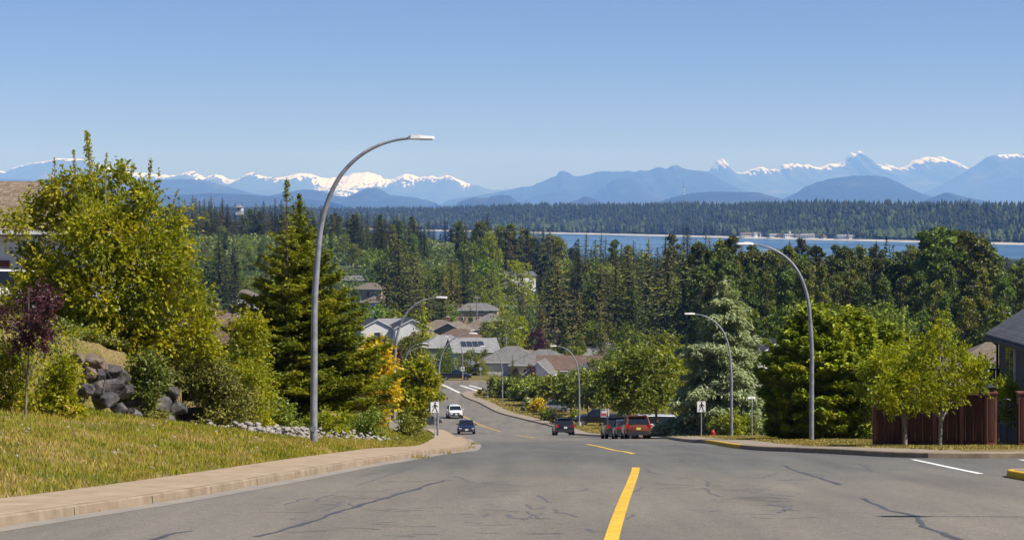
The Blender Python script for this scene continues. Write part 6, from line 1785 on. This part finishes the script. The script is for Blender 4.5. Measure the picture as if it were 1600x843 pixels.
# right side
shrub(1148, 143, auto_blobs(1128, 1168, 640, 686, 10, 10), 2400, 0.17, 'lime', "yellow leaved shrub beside the pole of the cedar lamp")
shrub(1172, 146, auto_blobs(1150, 1192, 652, 686, 9, 11), 2200, 0.17, 'green', "green mounded shrub between the cedar lamp and the edge on sign")
shrub(1202, 140, auto_blobs(1184, 1222, 648, 690, 10, 12), 2600, 0.16, 'lime', "variegated yellow shrub left of the cypress clump", flowers=(24, M_whitep, 0.12))
shrub(1126, 144, auto_blobs(1104, 1140, 655, 684, 7, 13), 1500, 0.17, 'green', "dark low shrub behind the fire hydrant")
shrub(1573, 75, auto_blobs(1548, 1602, 590, 660, 14, 14), 4500, 0.10, 'lime', "yellow flowering shrub seen through the bars of the iron gate")
shrub(1560, 77, auto_blobs(1538, 1592, 588, 640, 10, 15), 2800, 0.10, 'green', "leafy green shrub rising over the iron gate")
shrub(1530, 84, auto_blobs(1490, 1568, 556, 640, 16, 16), 5500, 0.12, 'lime', "golden green tree top behind the fence right of the lime maple", cat="tree", name="garden_tree")
shrub(1350, 90, auto_blobs(1325, 1400, 560, 690, 16, 161), 5000, 0.14, 'cedar', "dark green cypress side behind the shaded maple")
shrub(841, 262, auto_blobs(826, 858, 622, 646, 8, 17), 1300, 0.30, 'yellow', "orange leaved shrub in the flower bed left of the silver car")
shrub(826, 268, auto_blobs(812, 838, 622, 642, 6, 18), 900, 0.30, 'green', "bush thick with white blossom at the left of the flower bed", flowers=(60, M_whitep, 0.35))
shrub(868, 270, auto_blobs(852, 886, 618, 636, 6, 19), 900, 0.30, 'green', "bush with red blossom above the silver car", flowers=(40, M_redpet, 0.35))
shrub(846, 240, auto_blobs(834, 864, 638, 656, 6, 20), 1100, 0.26, 'bright', "bright green mound beside the far dark car")
shrub(863, 232, auto_blobs(850, 882, 640, 660, 6, 21), 1100, 0.24, 'fir', "dark juniper touching the far dark car")
shrub(898, 236, auto_blobs(888, 910, 640, 662, 6, 211), 900, 0.24, 'lime', "yellow green shrub at the foot of the lamp by the black pickup")
shrub(752, 305, auto_blobs(746, 760, 606, 616, 4, 212), 500, 0.28, 'bright', "small round bush on the verge near the crosswalk")
shrub(768, 308, auto_blobs(756, 786, 585, 620, 8, 213), 1500, 0.30, 'green', "leafy hedge left of the garden verge lamp")
shrub(808, 302, auto_blobs(795, 835, 595, 630, 9, 214), 1800, 0.30, 'green', "leafy hedge right of the garden verge lamp")
shrub(1010, 198, auto_blobs(985, 1045, 640, 662, 8, 215), 1200, 0.20, 'green', "low hedge behind the parked cars")

# grass: blades on the left bank and short dry turf on the verges
def blades(name, n, sampler, h, mat, label, seed, w=0.012):
    r = np.random.default_rng(seed); X, Y = sampler(r, n); n = len(X)
    keep = fbm(X / 0.7 + 9, Y / 1.4, seed + 5, 3) + r.random(n) * 0.35 > 0.50
    X, Y = X[keep], Y[keep]; n = len(X)
    Z = ground(X, Y); hh = h * r.uniform(0.4, 1.3, n) * (0.5 + fbm(X / 0.8, Y / 0.8, seed)); a = r.uniform(0, 6.28, n)
    ww = w * (0.7 + Y / 60)
    lean = r.normal(0, 0.35, (n, 2)) * hh[:, None]
    P0 = np.stack([X + np.cos(a) * ww, Y + np.sin(a) * ww, Z - .02], 1); P1 = np.stack([X - np.cos(a) * ww, Y - np.sin(a) * ww, Z - .02], 1)
    P2 = np.stack([X + lean[:, 0], Y + lean[:, 1], Z + hh], 1)
    V = np.stack([P0, P1, P2], 1).reshape(-1, 3); T = np.arange(3 * n).reshape(-1, 3)
    return tag(mesh_obj(name, np_mesh(name, V, T, [mat])), label, "grass", kind="stuff")
M_grass = leaf_mat("tall_grass", [(0.10, 0.14, 0.010), (0.23, 0.26, 0.018), (0.38, 0.36, 0.035), (0.46, 0.32, 0.10), (0.60, 0.50, 0.22)], 0.35, 0.6, 0.2, 0.0, clump=0.55)
M_dry = leaf_mat("dry_turf", [(0.18, 0.20, 0.03), (0.36, 0.29, 0.08), (0.50, 0.39, 0.15)], 0.2, 0.7, 0.1, 0.0, clump=0.8)
M_lawn = leaf_mat("lawn_grass", [(0.14, 0.17, 0.02), (0.24, 0.24, 0.03), (0.33, 0.28, 0.05)], 0.25, 0.7, 0.1, 0.0, clump=0.5)
def left_bank(r, n):
    Y = 22 + 58 * r.random(n) ** 1.1; X = XL(Y) - 1.95 - (np.maximum(XL(Y) - XW(Y) + 0.3, 1) - 1.9) * r.random(n) ** 1.15
    return X, Y
blades("tall_grass", 170000, left_bank, 0.095, M_grass, "rough yellow green and straw grass covering the bank left of the pavement", 21)
def lawn_left(r, n):
    Y = r.uniform(78, 205, n); X = XL(Y) - 1.95 - 10 * r.random(n)
    return X, Y
blades("lawn_grass", 45000, lawn_left, 0.07, M_lawn, "short lawn on the slope behind the golden tree and second lamp", 22, 0.03)
def right_verge(r, n):
    Y = r.uniform(56.4, 130, n); X = XR(Y) + 1.95 + 9 * r.random(n)
    k = (Y > 56.8) | (X > 12)
    X2 = 12 + 14 * r.random(n // 3); Y2 = r.uniform(54.6, 67.6, n // 3)
    return np.concatenate([X[k], X2]), np.concatenate([Y[k], Y2])
blades("verge_grass", 60000, right_verge, 0.06, M_dry, "short dry straw coloured grass along the right pavement", 23, 0.02)
def right_far_verge(r, n):
    Y = r.uniform(130, 312, n); X = XR(Y) + 1.95 + 9 * r.random(n) ** 1.3
    return X, Y
blades("verge_grass", 45000, right_far_verge, 0.08, M_dry, "dry grass verge in front of the gardens farther down the right side", 24, 0.05)
def weed_patch(r, n):
    X, Y = left_bank(r, n)
    k = fbm(X / 1.5, Y / 2.5, 88, 3) + 0.1 * r.random(n) > 0.60
    return X[k], Y[k]
blades("bank_weeds", 40000, weed_patch, 0.15, M_grass, "taller weeds standing in patches on the left bank", 27, 0.016)
# weeds in the kerb gutter
for i, (px, py, n_) in enumerate(((655, 712, 50), (738, 690, 160), (728, 696, 120), (134, 794, 8), (700, 705, 16))):
    x, Y = on_road(px, py + 4)
    r = np.random.default_rng(i)
    X_ = x + r.normal(0, 0.15, n_); Y_ = Y + r.normal(0, 0.45, n_); Z_ = E(Y_) + 0.02; hh = 0.09 * r.uniform(.4, 1.3, n_)
    V = np.stack([np.stack([X_ - .015, Y_, Z_], 1), np.stack([X_ + .015, Y_, Z_], 1), np.stack([X_ + r.normal(0, .06, n_), Y_, Z_ + hh], 1)], 1).reshape(-1, 3)
    tag(mesh_obj("kerb_weed", np_mesh("kerb_weed", V, np.arange(3 * n_).reshape(-1, 3), [M_grass])), ["tuft of weeds in the left gutter before the kerb bulge", "weeds on the tip of the kerb bulge beside the dark blue car", "weeds along the near side of the kerb bulge", "tiny weed on the near left kerb", "small weed in the gutter left of the kerb bulge"][i], "weed", kind="stuff")

# ------------------------------------------------------------------ vehicles
M_tyre = new_mat("tyre_rubber", (0.02, 0.02, 0.02), 0.85)
M_rim = new_mat("alloy_rim", (0.45, 0.46, 0.48), 0.3, 0.9)
M_glass = new_mat("car_glass", (0.012, 0.015, 0.018), 0.04, 0, 0.9)
M_plast = new_mat("dark_plastic", (0.03, 0.03, 0.032), 0.6)
M_headl = new_mat("headlight_lens", (0.62, 0.64, 0.66), 0.1, 0.2, 0.8)
M_taill = new_mat("tail_light_lens", (0.38, 0.012, 0.01), 0.15, 0, 0.7)
M_plate = new_mat("plate_white", (0.70, 0.70, 0.68), 0.4); M_platey = new_mat("plate_yellow", (0.62, 0.60, 0.10), 0.4)
M_chrome = new_mat("chrome", (0.6, 0.6, 0.62), 0.15, 1.0)
def paint(name, c, metal=0.25):
    m = new_mat(name, c, 0.28, metal, 0.6)
    try: m.node_tree.nodes["Principled BSDF"].inputs['Coat Weight'].default_value = 0.6
    except Exception: pass
    return m
PT = dict(white=paint("white_paint", (0.72, 0.72, 0.71), 0), navy=paint("navy_paint", (0.012, 0.018, 0.045)), black=paint("black_paint", (0.012, 0.012, 0.014)), orange=paint("orange_paint", (0.22, 0.05, 0.014)),
          grey=paint("graphite_paint", (0.035, 0.038, 0.042)), steel=paint("slate_paint", (0.05, 0.06, 0.075)), silver=paint("silver_paint", (0.45, 0.46, 0.47), 0.6))
def loft(mb, secs, mat, close=True):
    """secs: list of rings of equal length"""
    n = len(secs[0]); v = [p for s_ in secs for p in s_]; f = []
    for i in range(len(secs) - 1):
        for k in range(n):
            k2 = (k + 1) % n; f.append((i * n + k, i * n + k2, (i + 1) * n + k2, (i + 1) * n + k))
    if close: f += [tuple(range(n - 1, -1, -1)), tuple((len(secs) - 1) * n + k for k in range(n))]
    mb.add(v, f, mat)
def body_ring(y, w, z0, zb, crown=0.03):
    """closed section of the lower body at station y: half width w, sill z0, beltline zb"""
    h = zb - z0
    r_ = [(w * 0.86, z0), (w * 0.97, z0 + 0.12 * h), (w, z0 + 0.40 * h), (w * 0.985, z0 + 0.68 * h), (w * 0.955, z0 + 0.92 * h), (w * 0.86, zb), (w * 0.45, zb + crown * 0.8)]
    ring = [(x, y, z) for x, z in r_] + [(0, y, zb + crown)] + [(-x, y, z) for x, z in reversed(r_)] + [(0, y, z0)]
    return ring
def make_car(kind, paintk, plate=M_plate):
    """car with its nose towards +y, wheels on z = 0"""
    p = PT[paintk]; root = empty("parked_car", (0, 0, 0))
    S = dict(suv=dict(L=4.6, w=0.93, z0=0.30, hood=1.02, belt=1.06, roof=1.70, ws=1.25, wr=0.62, rr=-1.75, rw=-2.18, wh=0.355, fx=1.42, rx=-1.35),
             sedan=dict(L=4.5, w=0.89, z0=0.22, hood=0.86, belt=0.94, roof=1.44, ws=1.05, wr=0.35, rr=-0.95, rw=-1.65, wh=0.32, fx=1.38, rx=-1.32),
             van=dict(L=5.0, w=0.98, z0=0.26, hood=1.05, belt=1.08, roof=1.78, ws=1.75, wr=1.0, rr=-2.25, rw=-2.42, wh=0.34, fx=1.60, rx=-1.5),
             pickup=dict(L=5.7, w=0.98, z0=0.45, hood=1.24, belt=1.26, roof=1.90, ws=1.35, wr=0.75, rr=-0.55, rw=-0.72, wh=0.40, fx=1.85, rx=-1.75))[kind]
    L, w, z0, hood, belt, roof = S['L'], S['w'], S['z0'], S['hood'], S['belt'], S['roof']
    h2 = L / 2
    st = [(-h2, 0.80 * w, z0 + 0.16, belt - 0.18), (-h2 + 0.10, 0.93 * w, z0 + 0.04, belt - 0.05), (-h2 + 0.45, w, z0, belt), (-0.9, w, z0, belt), (S['ws'] - 0.05, w, z0, belt), (S['ws'] + 0.25, w * 0.99, z0, hood + 0.01), (h2 - 0.55, w * 0.97, z0, hood - 0.07), (h2 - 0.2, w * 0.90, z0 + 0.02, hood - 0.17), (h2 - 0.04, w * 0.78, z0 + 0.10, hood - 0.30), (h2, w * 0.70, z0 + 0.16, hood - 0.42)]
    if kind in ('sedan',): st[0:3] = [(-h2, 0.78 * w, z0 + 0.16, belt - 0.10), (-h2 + 0.08, 0.90 * w, z0 + 0.04, belt + 0.0), (-h2 + 0.5, w * 0.97, z0, belt + 0.03)]
    if kind == 'pickup': st[0:3] = [(-h2, 0.94 * w, z0 + 0.12, belt - 0.02), (-h2 + 0.05, 0.98 * w, z0 + 0.08, belt), (-h2 + 0.5, w, z0, belt)]
    b = MB(); loft(b, [body_ring(*s_) for s_ in st], p); bd = b.build("body", root, smooth=True)
    # cabin: glass house with painted roof and pillars
    def cab(y, wb, wt, zb, zt): return [(wb, y, zb), (wt, y, zt), (-wt, y, zt), (-wb, y, zb)]
    ys = [(S['ws'], w * 0.84, w * 0.84, belt - 0.02, belt - 0.01), (S['wr'], w * 0.90, w * 0.72, belt - 0.02, roof - 0.05), (S['rr'], w * 0.90, w * 0.72, belt - 0.02, roof - 0.06), (S['rw'], w * 0.84, w * 0.80, belt - 0.02, belt + 0.0)]
    b = MB(); loft(b, [cab(*q) for q in ys], M_glass); b.build("glass_cabin", root)
    b = MB()      # roof skin
    rs = []
    for (y, k, zz) in ((S['wr'] + 0.10, 0.66, roof - 0.085), (S['wr'] - 0.05, 0.73, roof - 0.02), ((S['wr'] + S['rr']) / 2, 0.74, roof + 0.015), (S['rr'] + 0.1, 0.73, roof - 0.03), (S['rr'] - 0.06, 0.70, roof - 0.075)):
        ww = w * k; rs.append([(ww + 0.015, y, zz - 0.05), (ww * 0.93, y, zz + 0.0), (0, y, zz + 0.03), (-ww * 0.93, y, zz + 0.0), (-ww - 0.015, y, zz - 0.05), (0, y, zz - 0.055)])
    loft(b, rs, p); b.build("roof", root, smooth=True)
    b = MB()
    for s_ in (-1, 1):
        b.tube([(s_ * w * 0.86, S['ws'] + 0.02, belt - 0.02), (s_ * w * 0.725, S['wr'], roof - 0.06)], 0.035, p, 6)
        b.tube([(s_ * w * 0.87, S['rw'] - 0.02, belt - 0.02), (s_ * w * 0.725, S['rr'], roof - 0.07)], 0.06 if kind != 'sedan' else 0.045, p, 6)
        ym = (S['wr'] + S['rr']) / 2 + 0.1
        b.tube([(s_ * (w * 0.905), ym, belt - 0.02), (s_ * w * 0.735, ym, roof - 0.05)], 0.035, M_plast, 6)
        if kind in ('suv', 'van'): b.tube([(s_ * (w * 0.905), S['rr'] + 0.42, belt - 0.02), (s_ * w * 0.735, S['rr'] + 0.35, roof - 0.05)], 0.06, p, 6)
        b.tube([(s_ * w * 0.90, S['ws'], belt + 0.0), (s_ * w * 0.915, S['rw'], belt + 0.0)], 0.022, M_chrome if kind == 'suv' else M_plast, 5)
    b.build("pillar", root)
    if kind in ('suv', 'van'):
        b = MB()
        for s_ in (-1, 1): b.tube([(s_ * w * 0.66, S['wr'] - .1, roof + 0.04), (s_ * w * 0.66, S['rr'] + .2, roof + 0.03)], 0.02, M_plast, 6)
        b.build("roof_rail", root)
    # lower cladding, bumpers
    b = MB()
    for s_ in (-1, 1): b.box((s_ * (w * 0.955), 0.03, z0 + 0.05), (0.06, S['fx'] - S['rx'] - 0.75, 0.16), M_plast)
    b.build("sill", root)
    b = MB(); b.box((0, -h2 + 0.02, z0 + 0.17), (w * 1.66, 0.20, 0.26), M_plast if kind != 'sedan' else p); b.build("bumper", root)
    b = MB(); b.box((0, h2 - 0.06, z0 + 0.14), (w * 1.50, 0.22, 0.20), M_plast); b.build("bumper", root)
    # wheels
    r_ = S['wh']
    for y in (S['fx'], S['rx']):
        for s_ in (-1, 1):
            a = MB()
            a.tube([(s_ * (w - 0.005), y, r_ + 0.01), (s_ * (w + 0.006), y, r_ + 0.01)], r_ * 1.16, M_plast, 20); a.build("wheel_arch", root)
            a = MB(); a.tube([(s_ * (w - 0.22), y, r_), (s_ * (w - 0.20), y, r_), (s_ * (w + 0.0), y, r_), (s_ * (w + 0.02), y, r_)], [r_ * .93, r_, r_, r_ * .94], M_tyre, 20); wo_ = a.build("wheel", root)
            a = MB(); a.tube([(s_ * (w + 0.0), y, r_), (s_ * (w + 0.026), y, r_)], [r_ * 0.66, r_ * 0.62], M_rim, 16)
            for q in range(5):
                an = q * 2 * math.pi / 5 + .3; a.box((s_ * (w + 0.03), y + r_ * 0.38 * math.cos(an), r_ + r_ * 0.38 * math.sin(an)), (0.008, 0.07, 0.07), M_tyre)
            a.build("rim", wo_)
    # lights, grille, mirrors, plates
    for s_ in (-1, 1):
        b = MB(); b.poly_prism([(s_ * w * 0.56, hood - 0.33), (s_ * w * 0.86, hood - 0.29), (s_ * w * 0.90, hood - 0.18), (s_ * w * 0.60, hood - 0.22)][::s_], h2 - 0.34, h2 - 0.035 - 0.0, M_headl); b.build("headlight", root)
        b = MB()
        if kind in ('suv', 'van', 'pickup'): b.box((s_ * w * 0.84, -h2 + 0.065, belt - 0.13), (0.22, 0.16, 0.30 if kind != 'van' else 0.45), M_taill)
        else: b.box((s_ * w * 0.70, -h2 + 0.05, belt - 0.12), (0.36, 0.14, 0.17), M_taill)
        b.build("tail_light", root)
        b = MB(); b.box((s_ * (w + 0.09), S['ws'] - 0.22, belt + 0.08), (0.17, 0.10, 0.13), p); b.box((s_ * (w + 0.0), S['ws'] - 0.22, belt + 0.03), (0.12, 0.04, 0.04), M_plast); b.build("mirror", root)
        b = MB(); b.box((s_ * w * 0.68, h2 - 0.005, z0 + 0.19), (0.2, 0.05, 0.08), M_headl); b.build("fog_light", root)
    b = MB(); b.poly_prism([(-w * 0.52, hood - 0.25), (w * 0.52, hood - 0.25), (w * 0.44, hood - 0.46), (-w * 0.44, hood - 0.46)], h2 - 0.2, h2 + 0.015, M_plast)
    for q in range(3): b.box((0, h2 + 0.018, hood - 0.30 - q * 0.055), (w * 0.86, 0.012, 0.014), M_chrome)
    b.build("grille", root)
    b = MB(); b.box((0, h2 + 0.045, z0 + 0.26), (0.31, 0.015, 0.16), plate); b.build("licence_plate", root)
    b = MB(); b.box((0, -h2 - 0.012 if kind != 'van' else -h2 - 0.02, belt - 0.30), (0.31, 0.03, 0.16), plate); b.build("licence_plate", root)
    if kind in ('suv', 'van'):      # tailgate glass frame and spoiler
        b = MB(); b.box((0, S['rr'] - 0.1, roof - 0.03), (w * 1.38, 0.26, 0.05), p); b.build("spoiler", root)
        b = MB(); b.box((0, -h2 + 0.045, belt - 0.12), (w * 1.2, 0.03, 0.05), M_chrome); b.build("trim_strip", root)
    if kind == 'pickup':            # open bed
        b = MB(); b.box((0, -1.85, belt + 0.03), (w * 1.62, 1.85, 0.02), M_plast)
        for s_ in (-1, 1): b.box((s_ * w * 0.90, -1.78, belt + 0.04), (0.14, 2.1, 0.06), M_plast)
        b.build("bed_liner", root)
    return root
def put(o, px, Y, yaw, label, name="parked_car", cat="car", z=None, group=None):
    x = at(px, Y); zz = float(E(Y)) + 0.012 if z is None else z
    e = 1.3; dx, dy = -math.sin(yaw), math.cos(yaw)
    if z is None:
        sl_ = (float(E(Y + dy * e)) - float(E(Y - dy * e))) / (2 * e); zz = (float(E(Y + dy * e)) + float(E(Y - dy * e))) / 2 + 0.012
    else: sl_ = (gz(x + dx * e, Y + dy * e) - gz(x - dx * e, Y - dy * e)) / (2 * e)
    o.name = name; o.location = (x, Y, zz)
    o.rotation_mode = 'XYZ'
    o.rotation_euler = Matrix.Rotation(yaw, 4, 'Z').to_3x3().to_4x4().to_euler()
    m = Matrix.Rotation(yaw, 4, 'Z') @ Matrix.Rotation(math.atan(sl_), 4, 'X'); o.rotation_euler = m.to_euler()
    tag(o, label, cat, group); return o
road_yaw = lambda Y: math.atan2(-(float(smooth_in(Y + 5)) - float(smooth_in(Y - 5))), 10)
put(make_car('suv', 'white'), 710, 250, road_yaw(250) + math.pi + 0.03, "white sport utility car driving up the hill behind the dark blue sedan", "moving_car", group="cars driving up the hill")
put(make_car('sedan', 'navy'), 728.5, 202, road_yaw(202) + math.pi - 0.05, "dark blue sedan driving up the hill toward the kerb bulge", "moving_car", group="cars driving up the hill")
put(make_car('suv', 'black'), 880, 191.5, road_yaw(191) + 0.02, "black boxy car heading downhill alone in the right lane", "moving_car")
put(make_car('suv', 'orange', M_platey), 993, 139.2, R(2.0), "orange red parked car with yellow plate, nearest of the parked row")
put(make_car('sedan', 'steel'), 976.5, 145.2, R(1.5), "slate blue car squeezed between the orange car and the graphite one")
put(make_car('suv', 'grey'), 961, 151.2, R(3.5), "graphite parked car at the front of the parked row")
put(make_car('pickup', 'black'), 936, 226, R(90 - 4), "black pickup parked side on under the leafy street trees", "pickup_truck", "pickup", z=gz(at(936, 226), 226))
put(make_car('van', 'white'), 1036, 182, R(-88), "white van partly hidden behind the green maple and its trunk", "parked_van", "van", z=(HY - 677) / F * 182)
put(make_car('suv', 'silver'), 866, 264, R(84), "silver car parked by the flower bed behind the black boxy car", z=gz(at(866, 264), 264))
put(make_car('pickup', 'black'), 712, 350, R(-89), "dark pickup parked side on beyond the end of the road", "pickup_truck", "pickup", z=gz(at(716, 351), 351))
put(make_car('sedan', 'grey'), 661, 232, R(-60), "dark car parked in the side street behind the bronze tinged tree")
put(make_car('suv', 'white'), 3, 71, R(100), "white car parked on the terrace below the shingle roof at the left edge", z=(HY - 492) / F * 71)
# street name: painted bins and boulders of the garden verge
b = MB(); x, Y = at(1455 * 0 + 1160, 131), 131.0
bm = rock_hull((0.35, 0.3, 0.25), 77); me = bpy.data.meshes.new("garden_rock"); bm.to_mesh(me); bm.free(); me.materials.append(M_rockb)
tag(mesh_obj("garden_rock", me, loc=(x, Y, (HY - 684) / F * Y + 0.1)), "brown rock on the verge between the cedar lamp and the edge on sign", "rock")
bm = rock_hull((0.6, 0.4, 0.3), 78); me = bpy.data.meshes.new("garden_rock"); bm.to_mesh(me); bm.free(); me.materials.append(M_rock)
tag(mesh_obj("garden_rock", me, loc=(at(760, 303), 303, gz(at(760, 303), 303) + 0.15)), "dark rock beside the small round bush near the crosswalk", "rock")
